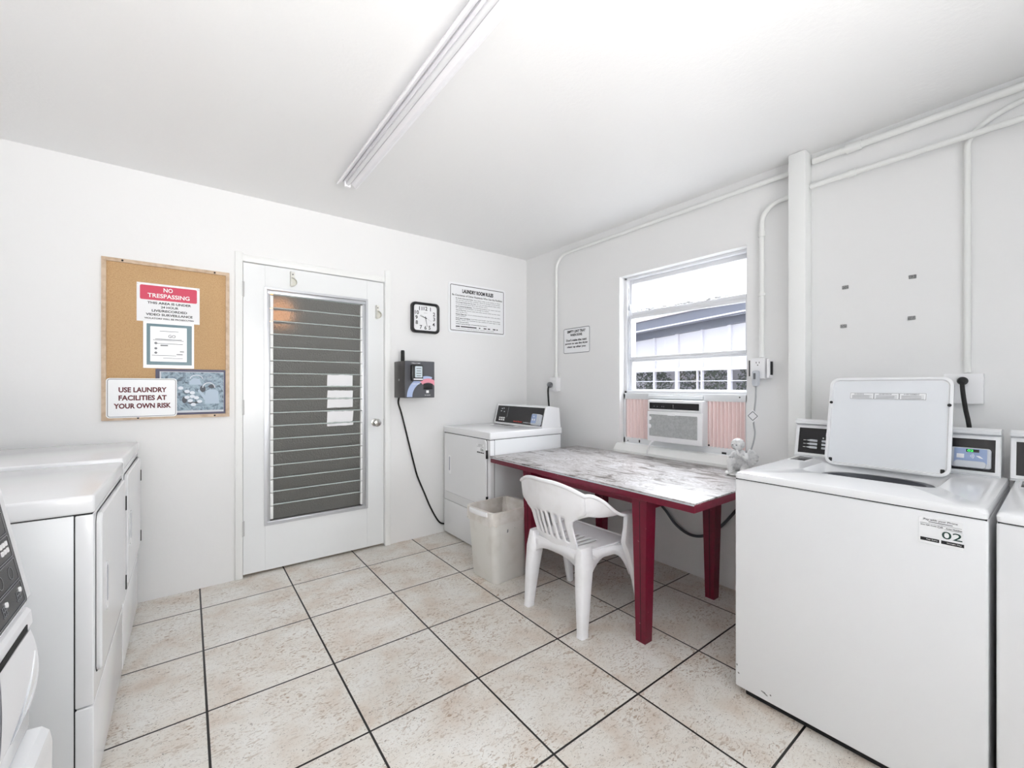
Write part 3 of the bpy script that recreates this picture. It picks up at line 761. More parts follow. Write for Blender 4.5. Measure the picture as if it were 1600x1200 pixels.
# ------------------------------------------------------------------ ceiling strip light
t = thing('ceiling_light', 'long white bare strip light fixed along the ceiling', 'ceiling light', (-1.88, -1.9, H))
ya, yb = -.66, -3.10
def strip(prof, ya_=ya, yb_=yb):
    q = P(); q.loft([[(-1.878+dx, y, H-dz) for dx, dz in prof] for y in (ya_, yb_)]); return q
strip([(-.022, 0), (.022, 0), (.024, .02), (.012, .050), (-.012, .050), (-.024, .02)]).done('housing', 'lamphead', t, 0)
strip([(-.024, .020), (-.052, .052), (-.056, .066), (-.049, .068), (-.042, .055), (-.013, .034)]).done('reflector', 'lamphead', t, 0)
strip([(.024, .020), (.052, .052), (.056, .066), (.049, .068), (.042, .055), (.013, .034)]).done('reflector', 'lamphead', t, 0)
for sx in (-1, 1):
    strip([(sx*.0135, .0375), (sx*.024, .0445), (sx*.024, .0425), (sx*.0135, .0355)], ya-.002, yb+.002).done('trough', 'recess', t, 0)
P().tube([(-1.878+.0, ya-.02, H-.058), (-1.878, yb+.02, H-.058)], .011, 14).done('tube', 'tube', t)
for y in (ya-.012, yb+.012):
    P().box(-1.894, -1.862, y-.010, y+.010, H-.074, H-.03, .002).done('lamp_holder', 'lamphead', t)

# ------------------------------------------------------------------ dryers (local: front faces -x, origin under the front left corner)
DWID, DDEP = .686, .70
def dryer(name, label, loc, rz, height=.895, hinge='right', number=None, console=True):
    """local frame: x 0 (front) .. DDEP (back), y 0 .. -DWID, z up"""
    t = thing(name, label, 'dryer', loc, 'dryers', rz)
    K = dict(local=True); hb = height-.055
    P().box(.0412, DDEP-.01, -DWID+.004, -.004, .012, hb-.001, .002).done('cabinet', 'whiteside', t, **K)
    P().box(.0, .039, -DWID+.003, -.003, .289, hb-.002, .004, 3).done('front_panel', 'white', t, **K)
    P().box(.0, .039, -DWID+.003, -.003, .018, .285, .004, 3).done('toe_panel', 'white', t, **K)
    P().box(-.003, DDEP, -DWID, 0, hb+.0018, height, .008, 3).done('top', 'white', t, **K)
    P().box(.003, DDEP-.012, -DWID+.006, -.006, hb-.006, hb+.008).done('top_seam', 'dark', t, 0, **K)
    P().box(.036, .046, -DWID+.0055, -.0055, .02, hb-.002).done('side_seam', 'dark', t, 0, **K)
    # door: thin slab with a dark seam line round it
    dc = (-.0005, -.343, .600)
    P().plate(dc, PB, .618, .486, .03, .0008).done('door_seam', 'dark', t, **K)
    dr = P(); q1 = rrect(.610, .478, .027); q2 = rrect(.600, .468, .022)
    dr.loft([[Vector((-.0012, dc[1]-a, dc[2]+b_)) for a, b_ in q1], [Vector((-.010, dc[1]-a, dc[2]+b_)) for a, b_ in q1], [Vector((-.014, dc[1]-a, dc[2]+b_)) for a, b_ in q2]])
    dr = dr.done('door', 'white', t, **K)
    hy = -.125 if hinge == 'right' else -.561
    P().plate((-.0143, hy, .590), PB, .034, .150, .012, .002).done('handle', 'plastic', dr, **K)
    P().plate((-.0165, hy, .598), PB, .018, .112, .008, .0004).done('handle_recess', 'slotgrey', dr, **K)
    ey = -.655 if hinge == 'right' else -.031
    for z in (.735, .405):
        P().box(-.017, .0, ey-.004, ey+.004, z-.030, z+.030, .002).done('hinge', 'dark', t, **K)
    if console:
        z0 = height
        pr = [(.50, z0-.002), (.545, z0+.165), (.565, z0+.172), (DDEP-.02, z0+.155), (DDEP-.005, z0-.002)]
        q = P(); q.loft([[(x, y, z) for x, z in pr] for y in (-.02, -.675)]); c = q.done('console', 'white', t, 20, **K)
        n_ = Vector((-.167, 0, .045)).normalized(); up = Vector((.045, 0, .167)).normalized(); pl = (-Y, up)
        o = Vector((.5225, -.348, z0+.084))
        P().frame(o, pl, .655, .172, .012, .005).done('console_frame', 'plastic', c, 0, **K)
        P().plate(o, pl, .632, .148, .002, .002).done('control_panel', 'panel', c, 0, **K)
        for i in range(3):
            for j in range(2): P().plate(o+pl[0]*(-.255+.030*i)+up*(-.052+.018*j)+n_*.0025, pl, .020, .012, .002, .003).done('button', 'whiteink', c, 0, **K)
        q = P(); q.plate(o+pl[0]*(-.158)+up*.02+n_*.0022, pl, .002, .09, 0, .0003)
        for a, b_ in ((-.25, .048), (-.225, .052), (-.255, .026), (-.21, .022)): q.plate(o+pl[0]*a+up*b_+n_*.0022, pl, .016, .008, .002, .0003)
        q.text('COMMERCIAL', o+pl[0]*.125+up*(-.057)+n_*.0027, pl, .095, .009, .02)
        q.done('panel_print', 'ltgrey', c, 0, **K)
        q = P(); q.text('Speed Queen', o+pl[0]*.005+up*(-.055)+n_*.0027, pl, .115, .014, .02); q.flat('brand_lettering', 'brandred', c, **K)
        q = P(); q.plate(o+pl[0]*.255+up*(-.026)+n_*.002, pl, .095, .088, .010, .030); rd = q.done('card_reader', 'ltgrey', c, **K)
        P().plate(o+pl[0]*.240+up*(-.022)+n_*.0325, pl, .060, .072, .006, .002).done('reader_face', 'bluegrey', rd, **K)
        q = P(); q.text('06' if number else '88', o+pl[0]*.240+up*(-.004)+n_*.0355, pl, .018, .012, .02)
        q.plate(o+pl[0]*.228+up*(-.030)+n_*.0348, pl, .014, .014, .002, .0004); q.plate(o+pl[0]*.252+up*(-.030)+n_*.0348, pl, .014, .014, .002, .0004)
        q.done('reader_print', 'sign', rd, 0, **K)
        P().box(.415, .445, -.40, -.13, height-.001, height+.002).done('lint_slot', 'dark', t, 0, **K)
        P().box(.392, .470, -.42, -.11, height-.001, height+.0012, .001).done('lint_cover', 'plastic', t, 0, **K)
    if number: sticker(t, (-.0146, -.578, .768), number, .092, .072, K)
    return t

def sticker(t, o, number, w_, h_, K):
    o = Vector(o)
    lb = P().plate(o, PB, w_, h_, .003, .0005).done('label', 'sign', t, **K)
    q = P(); e = o-X*.0008; sc = w_/.092; pl = PB
    def T(s_, a, b_, ww, hh, bold=.01): q.text(s_, e-X*.0003-Y*(a*sc)+Z*(b_*sc), pl, ww*sc, hh*sc, bold)
    def R(a, b_, ww, hh): q.plate(e-Y*(a*sc)+Z*(b_*sc), pl, ww*sc, hh*sc, 0, .0002)
    T('Pay with your Phone', 0, .0315, .070, .0068, .008); R(0, .0255, .050, .0016); R(0, .0205, .086, .0007)
    T('Scan QR Code', -.025, .0150, .034, .0040, .02); T('OR', .0, .0150, .012, .0060, .006); T('Enter Number', .028, .0150, .032, .0040, .02); R(.026, .0105, .036, .0007)
    R(-.0225, -.0265, .040, .0095); R(.0245, -.0265, .046, .0095)
    q.done('label_print', 'ink', lb, 0, **K)
    q = P(); T(number, .0235, -.005, .041, .0215, .004); q.flat('label_number', mat('label_green_ink', C(24, 60, 54), .5), lb, **K)
    q = P(); T('App Store', -.018, -.0265, .024, .0042); T('Google Play', .028, -.0265, .030, .0042); q.bm.verts.ensure_lookup_table(); bmesh.ops.translate(q.bm, vec=(-.0004, 0, 0), verts=q.bm.verts)
    q.flat('label_badge_print', 'whiteink', lb, **K)

dryer('clothes_dryer', 'white dryer numbered 06 in the far corner, beside the red table', (-.905, -.018, 0), 0.0, .893, 'right', '06')
dryer('clothes_dryer', 'white dryer on the left touching the back wall, farther of the two', (-2.826, -.752, 0), PI, .918, 'right', None, False)
dryer('clothes_dryer', 'white dryer on the left with its bare side facing the room, nearer of the two', (-2.826, -1.452, 0), PI, .905, 'right', None, False)

# ------------------------------------------------------------------ top-loading washers
def washer(name, label, y0, number, is_open):
    """front x = -.87, left side y0, runs to y0-.668"""
    t = thing(name, label, 'washing machine', (-.87, y0, 0), 'top-loading washers')
    wd = .676; y1 = y0-wd; zt = .884
    p = P(); p.box(-.868, -.17, y1, y0, .03, .8555, .007, 3)
    p.bm.normal_update(); bmesh.ops.delete(p.bm, geom=[f for f in p.bm.faces if f.normal.z > .9 and f.calc_area() > .1], context='FACES')
    p.done('cabinet', 'white', t)
    q = P()
    for a_ in ((-.8655, -.855, y1+.003, y0-.003), (-.8655, -.18, y0-.012, y0-.003), (-.8655, -.18, y1+.003, y1+.012)): q.box(*a_, .845, .862)
    q.done('top_seam', 'dark', t, 0)
    p = P(); p.box(-.84, -.19, y1+.03, y0-.03, 0, .032); p.done('base', 'dark', t, 0)
    # top: rounded slab with a rounded opening sloping into the tub
    n = 72
    def sup(cx, cy, hx, hy, e, z):
        lp = []
        for k in range(n):
            a = 2*PI*(k+.5)/n; ca, sa = math.cos(a), math.sin(a)
            lp.append(Vector((cx+hx*math.copysign(abs(ca)**(2/e), ca), cy+hy*math.copysign(abs(sa)**(2/e), sa), z)))
        return lp
    cx, cy = -.52, (y0+y1)/2
    ox, oy = -.475, y0-.344
    p = P()
    p.loft([sup(cx, cy, .352, wd/2, 60, .858), sup(cx, cy, .353, wd/2+.001, 60, zt-.012), sup(cx, cy, .349, wd/2-.003, 40, zt-.003), sup(cx, cy, .341, wd/2-.010, 30, zt),
            sup(ox, oy, .168, .200, 9, zt), sup(ox, oy, .160, .192, 7, zt-.008), sup(ox, oy, .150, .182, 4, zt-.030), sup(ox, oy, .140, .172, 2.6, zt-.034), sup(ox, oy, .138, .170, 2.3, zt-.05)], False, False)
    p.done('top', 'white', t, 40)
    p = P(); p.loft([sup(ox, oy, .142, .174, 2.5, zt-.031), sup(ox, oy, .120, .150, 2.2, zt-.030), sup(ox, oy, .116, .146, 2.1, zt-.06), sup(ox, oy, .12, .15, 2, zt-.35)], False, True); p.done('tub', 'tub', t, 40)
    # bleach dispenser window
    q = P(); q.loft([[(-.384, y0-.022, z), (-.250, y0-.020, z), (-.258, y0-.078, z), (-.383, y0-.082, z)] for z in (zt-.002, zt+.0015)]); q.done('bleach_dispenser', 'panel', t, 0)
    q = P(); q.loft([[(-.392, y0-.016, z), (-.243, y0-.014, z), (-.250, y0-.084, z), (-.391, y0-.089, z)] for z in (zt-.002, zt+.0007)]); q.done('dispenser_rim', 'plastic', t, 0)
    # lid
    L_ = P(); hw, hh, th = .198, .196, .022
    c = P()
    if is_open:
        a = math.atan2(.095, .385); up = Vector((math.sin(a), 0, math.cos(a))); pl = (-Y, up); n_ = pl[0].cross(up); o = Vector((-.350, oy, zt-.004))+up*hh
    else:
        up = Vector((1, 0, 0)); pl = (-Y, up); n_ = Vector((0, 0, 1)); o = Vector((-.475, oy, zt+.004)); hh = .170
    def lpp(w_, h_, r_, k): return [o+pl[0]*a_+up*b_+n_*k for a_, b_ in rrect(w_, h_, r_, 8)]
    if is_open:
        L_.loft([lpp(hw*2-.01, hh*2-.01, .03, -th), lpp(hw*2, hh*2, .034, -th+.006), lpp(hw*2, hh*2, .034, -.003), lpp(hw*2-.008, hh*2-.008, .031, 0), lpp(hw*2-.020, hh*2-.020, .026, 0), lpp(hw*2-.026, hh*2-.026, .023, -.007)])
        ld = L_.done('lid', 'white', t, 40)
        P().plate(o-n_*.0068, pl, hw*2-.03, hh*2-.03, .022, .001, 8).done('lid_liner', 'grey_lid', ld)
        for sx in (-1, 1):
            P().lathe([(.006, 0), (.006, .003), (.001, .004)], o+pl[0]*(sx*(hw-.010))+up*.082+n_*.0, n_, 14).done('lid_bumper', 'rubber', ld)
            P().plate(o+pl[0]*(sx*(hw-.022))+up*(-hh+.022)-n_*.005, pl, .012, .016, .003, .002).done('lid_catch', 'rubber', ld)
        P().plate(o+up*.115-n_*.0052, pl, .246, .028, .001, .0006).done('warning_label', 'sign', ld)
        q = P(); e = o+up*.115-n_*.0042
        for i in range(3):
            q.ring(e+pl[0]*(-.0815+.0815*i), pl, .0805, .027, .001, .0012, .0001)
            for j in range(5): q.plate(e+pl[0]*(-.0815+.0815*i-.004*(j % 2))+up*(.003-.0032*j), pl, .068-.008*(j % 2), .0012, 0, .0001)
        q.text('WARNING', e+pl[0]*(-.092)+up*.0085, pl, .034, .005, .02); q.text('ADVERTENCIA', e+pl[0]*(-.004)+up*.0085, pl, .042, .005, .02); q.text('AVERTISSEMENT', e+pl[0]*.078+up*.0085, pl, .048, .005, .02)
        q.done('label_print', 'greyink', ld, 0)
    else:
        L_.loft([lpp(hw*2, hh*2, .034, -.003), lpp(hw*2, hh*2, .034, .006), lpp(hw*2-.012, hh*2-.012, .03, .012)])
        L_.done('lid', 'white', t, 40)
    # console
    z0 = zt; pr = [(-.232, z0-.002), (-.195, z0+.150), (-.215, z0+.158), (-.215, z0+.170), (-.190, z0+.178), (-.11, z0+.172), (-.098, z0-.002)]
    ya, yb = y0+.022, y1-.0+.006
    q = P(); q.loft([[(x, y, z) for x, z in pr] for y in (y0+.010, y1+.018)]); c = q.done('console', 'whiteside', t, 20)
    up = Vector((.037, 0, .152)).normalized(); pl = (-Y, up); n_ = pl[0].cross(up); o = Vector((-.2135, (y0+y1)/2+.014, z0+.076))
    P().frame(o, pl, wd-.012, .146, .012, .006).done('console_frame', 'white', c, 0)
    P().plate(o, pl, wd-.030, .124, .001, .002).done('control_panel', 'panel', c, 0)
    l_ = -wd/2-.012
    for i in range(3):
        for j in range(3): P().plate(o+pl[0]*(l_+.092+.049*i)+up*(-.032+.0165*j)+n_*.0025, pl, .031, .010, .002, .003).done('button', 'ltgrey', c, 0)
    q = P()
    for j in range(3): q.poly(o+pl[0]*(l_+.069)+up*(-.032+.0165*j)+n_*.0025, pl, [(-.008, 0), (.006, -.004), (.006, .004)], .001)
    q.done('pointer_marks', 'ltgrey', c, 0)
    q = P(); q.text('1.75' if number == '02' else '2.00', o+pl[0]*(l_+.165)+up*.034+n_*.0027, pl, .050, .018, .03)
    q.plate(o+pl[0]*(l_+.130)+up*.016+n_*.0024, pl, .006, .006, .003, .0004)
    for j in range(3): q.plate(o+pl[0]*(l_+.055)+up*(-.032+.0165*j)+n_*.0024, pl, .010, .002, 0, .0003)
    q.done('price_display', 'whiteink', c, 0)
    ro = o+pl[0]*(wd/2-.080)+up*(-.014)
    rd = P().plate(ro+n_*.002, pl, .105, .074, .008, .022).done('card_reader', 'ltgrey', c)
    P().plate(ro+n_*.0242+up*.006, pl, .086, .056, .003, .0008).done('reader_face', 'bluegrey', rd, 0)
    P().plate(ro+n_*.024-up*.026, pl, .082, .024, .010, .010).done('reader_scoop', 'ltgrey', rd)
    P().plate(ro+n_*.0251+up*.026-pl[0]*.0-pl[0]*-.006, pl, .034, .011, .001, .0004).done('display', 'panel', rd, 0)
    q = P(); q.text(number, ro+n_*.0258+up*.026, pl, .016, .008, .02); q.flat('display_digits', 'green', rd)
    q = P(); q.plate(ro+n_*.0251+up*.004-pl[0]*.026, pl, .020, .016, .001, .0004)
    for k in range(3):
        q.poly(ro+n_*.0251+up*.006+pl[0]*-.003, pl, sector(0, 0, .004+.004*k, .0055+.004*k, -.8, .8, 6), .0003)
    q.poly(ro+n_*.0251+up*.004+pl[0]*.022, pl, [(-.008, .004), (.002, .004), (.012, -.006), (.002, -.004)], .0003)
    q.done('reader_print', 'sign', rd, 0)
    sticker(t, (-.8684, y0-.583, .798), number, .092, .078, {})
    p = P()
    for y, z, a in ((y0-.014, .085, .004), (y0-.105, .060, .010), (y0-.115, .055, .006), (y0-.008, .115, .003), (y0-.13, .062, .003)):
        p.poly((-.8681, y, z), PB, [(-a, .001), (0, -.003), (a, -.002), (a*.5, .003), (-a*.5, .004)], .0002)
    p.done('scuff', 'anchor', t, 0)
    return t
washer('washing_machine', 'white top-loading washer numbered 02 with its lid raised, right of the table', -2.376, '02', True)
washer('washing_machine', 'white top-loading washer cut off by the right edge of the photo', -3.066, '01', False)

# ------------------------------------------------------------------ front-loading machine, lower left foreground (front faces +x)
t = thing('front_load_washer', 'white front-loading washer with slanted black control panel, lower left foreground', 'washing machine', (-2.86, -1.9, 0))
fa, fb = -1.905, -2.585
def ext(prof, a=fa, b_=fb): q = P(); q.loft([[(x, y, z) for x, z in prof] for y in (a, b_)]); return q
ext([(-3.52, .015), (-2.885, .015), (-2.885, .79), (-2.93, 1.035), (-3.52, 1.035)]).done('cabinet', 'white', t, 20)
q = P(); pr = [(-2.932, 1.052), (-2.906, 1.046), (-2.861, .800), (-2.866, .784), (-2.886, .778), (-2.886, .80)]
q.loft([[(x, y, z) for x, z in pr] for y in (fa+.004, fb)]); cn = q.done('console', 'white', t, 20)
up = Vector((-2.906+2.861, 0, 1.046-.800)).normalized(); pl = (Y, up); n_ = pl[0].cross(up)
o = Vector((-2.8821, (fa+fb)/2, .9155))
P().plate(o+n_*.0005, pl, .632, .236, .008, .0012).done('control_panel', 'panel', cn, 0)
q = P()
for k in range(5): q.ring(o+up*(-.0925+.0462*k)+n_*.002, pl, .612, .0438, .006, .0022, .0003)
for k in range(5): q.ring(o+up*(-.0465)+pl[0]*(.272-.055*k)+n_*.002, pl, .024, .024, .0115, .0014, .0003)
for k in range(5):
    for j in range(3): q.plate(o+up*(-.101+.008*j)+pl[0]*(.278-.075*k+.004*j)+n_*.002, pl, .026, .0018, 0, .0003)
    for j in range(3): q.plate(o+up*(-.094)+pl[0]*(.270-.075*k+.008*j)+n_*.002, pl, .0018, .020, 0, .0003)
q.done('panel_print', 'greyink', cn, 0)
for i in range(8):
    for j in range(2):
        P().plate(o+up*(-.004+.013*j)+pl[0]*(.285-.014*(i % 3)-.075*(i//3))+n_*.002, pl, .010, .009, .002, .0015).done('button', 'whiteink', cn, 0)
for k in range(5): P().lathe([(.005, 0), (.005, .003), (.001, .004)], o+up*(-.086)+pl[0]*(.289-.075*k)+n_*.001, n_, 12).done('indicator_light', 'whiteink', cn)
ext([(-2.886, .778), (-2.866, .775), (-2.860, .768), (-2.858, .742), (-2.861, .737), (-2.886, .737)], fa+.004).done('trim_strip', 'plastic', t, 20)
P().box(-2.8600, -2.8570, fb, fa-.035, .741, .754).done('dispenser_gap', 'dark', t, 0)
# drawer front with a bulging finger grip at its right end
P().box(-2.886, -2.8625, fa-.20, fa, .532, .732, .003).done('drawer_front', 'white', t)
P().box(-2.886, -2.872, fb, fa-.205, .532, .732).done('drawer_opening', 'dark', t, 0)
def gx(z):
    u = min(1, max(0, (z-.575)/.155)); return -2.8635+.0145*math.sin(PI*min(1, u*.92+.04))**.8
q = P(); loops = []
for i in range(13):
    f = i/12; y = fa+.001-.17*f; k = (1-f)**.6 if f < 1 else 0
    zs = [.575+.155*j/14 for j in range(15)]
    loops.append([(-2.863+(gx(z)+2.863)*(.25+.75*k), y, z) for z in zs])
q.loft(loops, False, False, False)
q.loft([loops[0], [(-2.866, fa+.001, .575+.155*j/14) for j in range(15)]], False, False, False)
q.done('grip', 'plastic', t, 50)
tear = [(-.006, .668), (-.012, .690), (-.030, .672), (-.060, .640), (-.095, .600), (-.125, .578), (-.085, .580), (-.050, .592), (-.022, .612), (-.008, .640)]
q = P(); q.loft([[(gx(z)*1+(-.857+.857)+.0012+(-.004 if f else 0), fa+dy*(.85 if f else 1)-(.006 if f else 0), z) for dy, z in tear] for f in (0, 1)], False, True); q.done('grip_hollow', 'whiteside', t, 40)
ext([(-2.886, .02), (-2.834, .02), (-2.830, .49), (-2.834, .512), (-2.845, .524), (-2.886, .528)], fa+.002, fb).done('lower_panel', 'white', t, 25)

# ------------------------------------------------------------------ red table
tx0, tx1, ty0, ty1, tz = -.932, -.056, -2.243, -.735, .735
t = thing('table', 'crimson painted table with worn marbled top in front of the window', 'table', (-.49, -1.49, 0))
P().box(tx0, tx1, ty0, ty1, tz-.008, tz, .002).done('tabletop', 'laminate', t)
q = P(); q.box(tx0+.003, tx1, ty0+.003, ty1-.003, tz-.044, tz-.0082, .003); q.done('table_edge', 'crimson', t)
P().box(tx0-.001, tx0+.003, ty0+.004, ty1-.004, tz-.013, tz-.0082).done('edge_strip', 'ltgrey', t, 0)
q = P(); q.box(tx0+.085, tx0+.105, -1.93, -1.10, tz-.095, tz-.044, .002); q.box(-.14, -.115, -1.93, -1.10, tz-.115, tz-.044, .002)
q.box(tx0+.075, -.14, -1.945, -1.92, tz-.115, tz-.044, .002); q.box(tx0+.075, -.14, -1.115, -1.09, tz-.115, tz-.044, .002)
q.done('apron', 'crimson', t)
def tleg(x, y, sx):
    q = P()
    def sq(h, z, cx, cy): return [(cx-h[0], cy-h[1], z), (cx+h[0], cy-h[1], z), (cx+h[0], cy+h[1], z), (cx-h[0], cy+h[1], z)]
    q.loft([sq((.027, .026), 0, x, y), sq((.038, .041), tz-.05, x, y), sq((.038, .041), tz-.0445, x, y)])
    o = q.done('leg', 'crimson', t, 20)
    g = P(); g.loft([[(x-.0273-(.0116*(z/tz))+dx, y-.004+dy, z) for dx, dy in ((-.0006, 0), (.002, 0), (.002, .003), (-.0006, .003))] for z in (.01, tz-.06)])
    g.done('leg_seam', 'dark', o, 0)
for x, y in ((-.862, -1.945), (-.862, -1.105), (-.19, -1.93), (-.19, -1.105)): tleg(x, y, 1)

# ------------------------------------------------------------------ white moulded chair (faces the table, +x)
ch = thing('plastic_chair', 'white moulded plastic armchair pushed in under the red table', 'chair', (-.885, -1.545, 0), None, math.radians(1.5))
K = dict(local=True)
SZ = .405
# seat: dished sheet with slots
nx, ny = 22, 30
def seat_pt(u, v, dz=0):
    x = -.175+.355*u; hw = .185+.045*u
    y = hw*v
    z = SZ-.012*math.cos(v*PI/2)*math.sin(PI*min(1, u*1.05))-.012*(u < .1)*(0)+.004*u-.02*max(0, u-.92)/.08*1.0
    return Vector((x, y, z+dz))
q = P(); vt = {}
def sv(i, j):
    if (i, j) not in vt: vt[(i, j)] = q.bm.verts.new(seat_pt(i/nx, -1+2*j/ny))
    return vt[(i, j)]
for i in range(nx):
    for j in range(ny):
        if 3 <= i <= 11 and 7 <= j <= 22 and (j % 3 == 1): continue
        q.bm.faces.new((sv(i, j), sv(i+1, j), sv(i+1, j+1), sv(i, j+1)))
seat = q.done('seat', 'chair', ch, 40, **K)
def solid(o, th, off=-1):
    m = o.modifiers.new('thickness', 'SOLIDIFY'); m.thickness = th; m.offset = off; return o
solid(seat, .005)
# seat skirt
q = P(); sk = []
for v in [(-.175, -.185), (.175, -.232), (.183, -.2), (.183, .2), (.175, .232), (-.175, .185), (-.185, .15), (-.185, -.15)]: sk.append(v)
q.loft([[(x, y, SZ-.004) for x, y in sk], [(x*1.01, y*1.01, SZ-.05) for x, y in sk]], False, False)
solid(q.done('seat_rim', 'chair', ch, 30, **K), .005, 0)
# backrest
nu, nv = 28, 26
def smooth(a, b_, v):
    t = min(1, max(0, (v-a)/(b_-a))); return t*t*(3-2*t)
def back_pt(u, v):
    """u -1..1 across, v 0..1 up: a narrow slotted panel that widens into the band flowing round to the arms"""
    wide = smooth(.50, .74, v)
    hw = .136+.004*v+wide*.092
    x = -.185-.105*v**1.1+.045*u*u*(.5+.5*v)+.022*wide*u*u-.018*math.sin(PI*v)
    z = SZ-.02+(.360-.060*max(0, abs(u)-.2)**2*1.3)*v
    return Vector((x, hw*u, z))
q = P(); vt = {}
def bv(i, j):
    if (i, j) not in vt: vt[(i, j)] = q.bm.verts.new(back_pt(-1+2*i/nu, j/nv))
    return vt[(i, j)]
slots = {3, 4, 7, 8, 11, 12, 15, 16, 19, 20, 23, 24}
for i in range(nu):
    for j in range(nv):
        u = abs(-1+2*(i+.5)/nu)
        if i in slots and 4 <= j <= 13: continue
        q.bm.faces.new((bv(i, j), bv(i+1, j), bv(i+1, j+1), bv(i, j+1)))
bk = solid(q.done('backrest', 'chair', ch, 50, **K), .007, 0)
for sg in (-1, 1):
    # stile up the side of the back
    q = P(); secs = []
    for k in range(9):
        v = .62*k/8; c = back_pt(sg, v); secs.append((c+Vector((.002, -sg*.006, 0)), (0, .012, 0), (.007, 0, .002)))
    q.sweep(secs); q.done('stile', 'chair', ch, 50, **K)
    # armrest: sweeps forward and down from the top rail, then level to the front upright
    path = [(-.196, .243, .648, .052, 80), (-.158, .257, .630, .047, 64), (-.115, .268, .608, .040, 46), (-.07, .276, .590, .033, 26),
            (-.02, .281, .580, .028, 12), (.04, .281, .577, .028, 4), (.09, .277, .574, .030, 0), (.130, .271, .566, .030, 0), (.150, .266, .548, .028, 0)]
    na = 12; rows = [[back_pt(1, .60+.40*j/na) for j in range(na+1)]]
    cs = [Vector(p_[:3]) for p_ in path]; c0 = rows[0][na//2]
    for k, (x, y, z, wd_, ti) in enumerate(path):
        a = cs[k-1] if k else c0; b_ = cs[min(k+1, len(cs)-1)]; d_ = (b_-a).normalized()
        out = (Y-d_*d_.dot(Y)).normalized(); upv = out.cross(d_); upv = upv if upv.z > 0 else -upv
        ti = math.radians(ti); sdv = out*math.cos(ti)+upv*math.sin(ti); nv_ = d_.cross(sdv).normalized(); nv_ = nv_ if nv_.z > 0 else -nv_
        rows.append([cs[k]+sdv*(wd_*(2*j/na-1))+nv_*(.006*(1-(2*j/na-1)**2)*(1 if k > 2 else 0)) for j in range(na+1)])
    # two rounds of corner cutting along the strap keep the sweep fluid
    for it in range(2):
        nr = [rows[0]]
        for r0, r1 in zip(rows, rows[1:]):
            nr.append([p0.lerp(p1, .25) for p0, p1 in zip(r0, r1)]); nr.append([p0.lerp(p1, .75) for p0, p1 in zip(r0, r1)])
        nr.append(rows[-1]); rows = nr
    rows = [[Vector((p_.x, p_.y*sg, p_.z)) for p_ in r] for r in rows]
    q = P(); q.loft(rows, False, False, False); solid(q.done('armrest', 'chair', ch, 50, **K), .007, 0)
    if sg < 0: edge_r = [r[-1] for r in rows]
    else: edge_l = [r[-1] for r in rows]
    # front leg with arm upright: one tapering channel from arm to floor
    q = P(); secs = []
    for z, x, y, a, b_ in ((.566, .098, .268, .050, .016), (.50, .100, .264, .052, .015), (.42, .106, .252, .060, .020), (.36, .130, .248, .048, .022), (.2, .168, .254, .032, .020), (.0, .203, .262, .020, .016)):
        secs.append(((x, y*sg, z), (a, 0, 0), (0, b_*sg, 0)))
    q.sweep(secs); q.done('leg', 'chair', ch, 50, **K)
    # rear leg
    q = P(); secs = []
    for z, x, y, a, b_ in ((SZ+.02, -.160, .176, .040, .020), (.34, -.166, .180, .046, .032), (.2, -.182, .188, .036, .029), (.02, -.196, .196, .025, .022), (.0, -.198, .197, .027, .023)):
        secs.append(((x, y*sg, z), (a, 0, 0), (0, b_*sg, 0)))
    q.sweep(secs); q.done('leg', 'chair', ch, 50, **K)
    # arched gusset between the legs under the seat
    q = P(); n = 14; top, bot = [], []
    for k in range(n+1):
        u = k/n; x = -.15+.275*u; y = (.187+.048*u)*sg; zz = SZ-.045-.13*abs(2*u-1)**2.6
        top.append((x, y, SZ-.006)); bot.append((x, y, zz))
    q.loft([top, bot], False, False, False); solid(q.done('gusset', 'chair', ch, 40, **K), .006, 0)
rim = edge_r[::-1]+[back_pt(-1+2*i/nu, 1.0) for i in range(1, nu)]+edge_l
q = P(); q.tube(rim, [.0062+.0045*math.sin(PI*min(1, max(0, (i/(len(rim)-1)-.12)/.76)))**.7 for i in range(len(rim))], 10); q.done('rim', 'chair', ch, 60, **K)
q = P(); n = 12; top, bot = [], []
for k in range(n+1):
    u = k/n; y = -.165+.33*u; top.append((-.182-.008*math.sin(PI*u), y, SZ-.0)); bot.append((-.185-.008*math.sin(PI*u), y, SZ-.05-.05*abs(2*u-1)**3))
q.loft([top, bot], False, False, False); solid(q.done('back_gusset', 'chair', ch, 40, **K), .006, 0)

# ------------------------------------------------------------------ waste bin
bn = thing('trash_bin', 'off-white plastic waste bin with liner bag beside the dryer', 'bin', (-.975, -.925, 0), None, math.radians(4))
def brr(w_, d_, r_, z): return [Vector((a, b_, z)) for a, b_ in rrect(w_, d_, r_, 6)]
q = P(); BH = .445
q.loft([brr(.275, .235, .035, 0), brr(.29, .25, .038, .012), brr(.345, .288, .042, BH-.05), brr(.352, .292, .042, BH-.045), brr(.358, .298, .042, BH-.012), brr(.352, .292, .04, BH), brr(.335, .275, .036, BH-.006), brr(.30, .25, .03, .16), brr(.26, .22, .03, .02)], True, True)
q.done('body', 'bin', bn, 40, **K)
q = P(); n = 44
def wav(w_, d_, r_, z, amp, ph):
    pts = rrect(w_, d_, r_, 10); return [Vector((a*(1+amp*math.sin(9*i*.37+ph)), b_*(1+amp*math.sin(7*i*.41+ph)), z+amp*.5*math.sin(i*.9+ph))) for i, (a, b_) in enumerate(pts)]
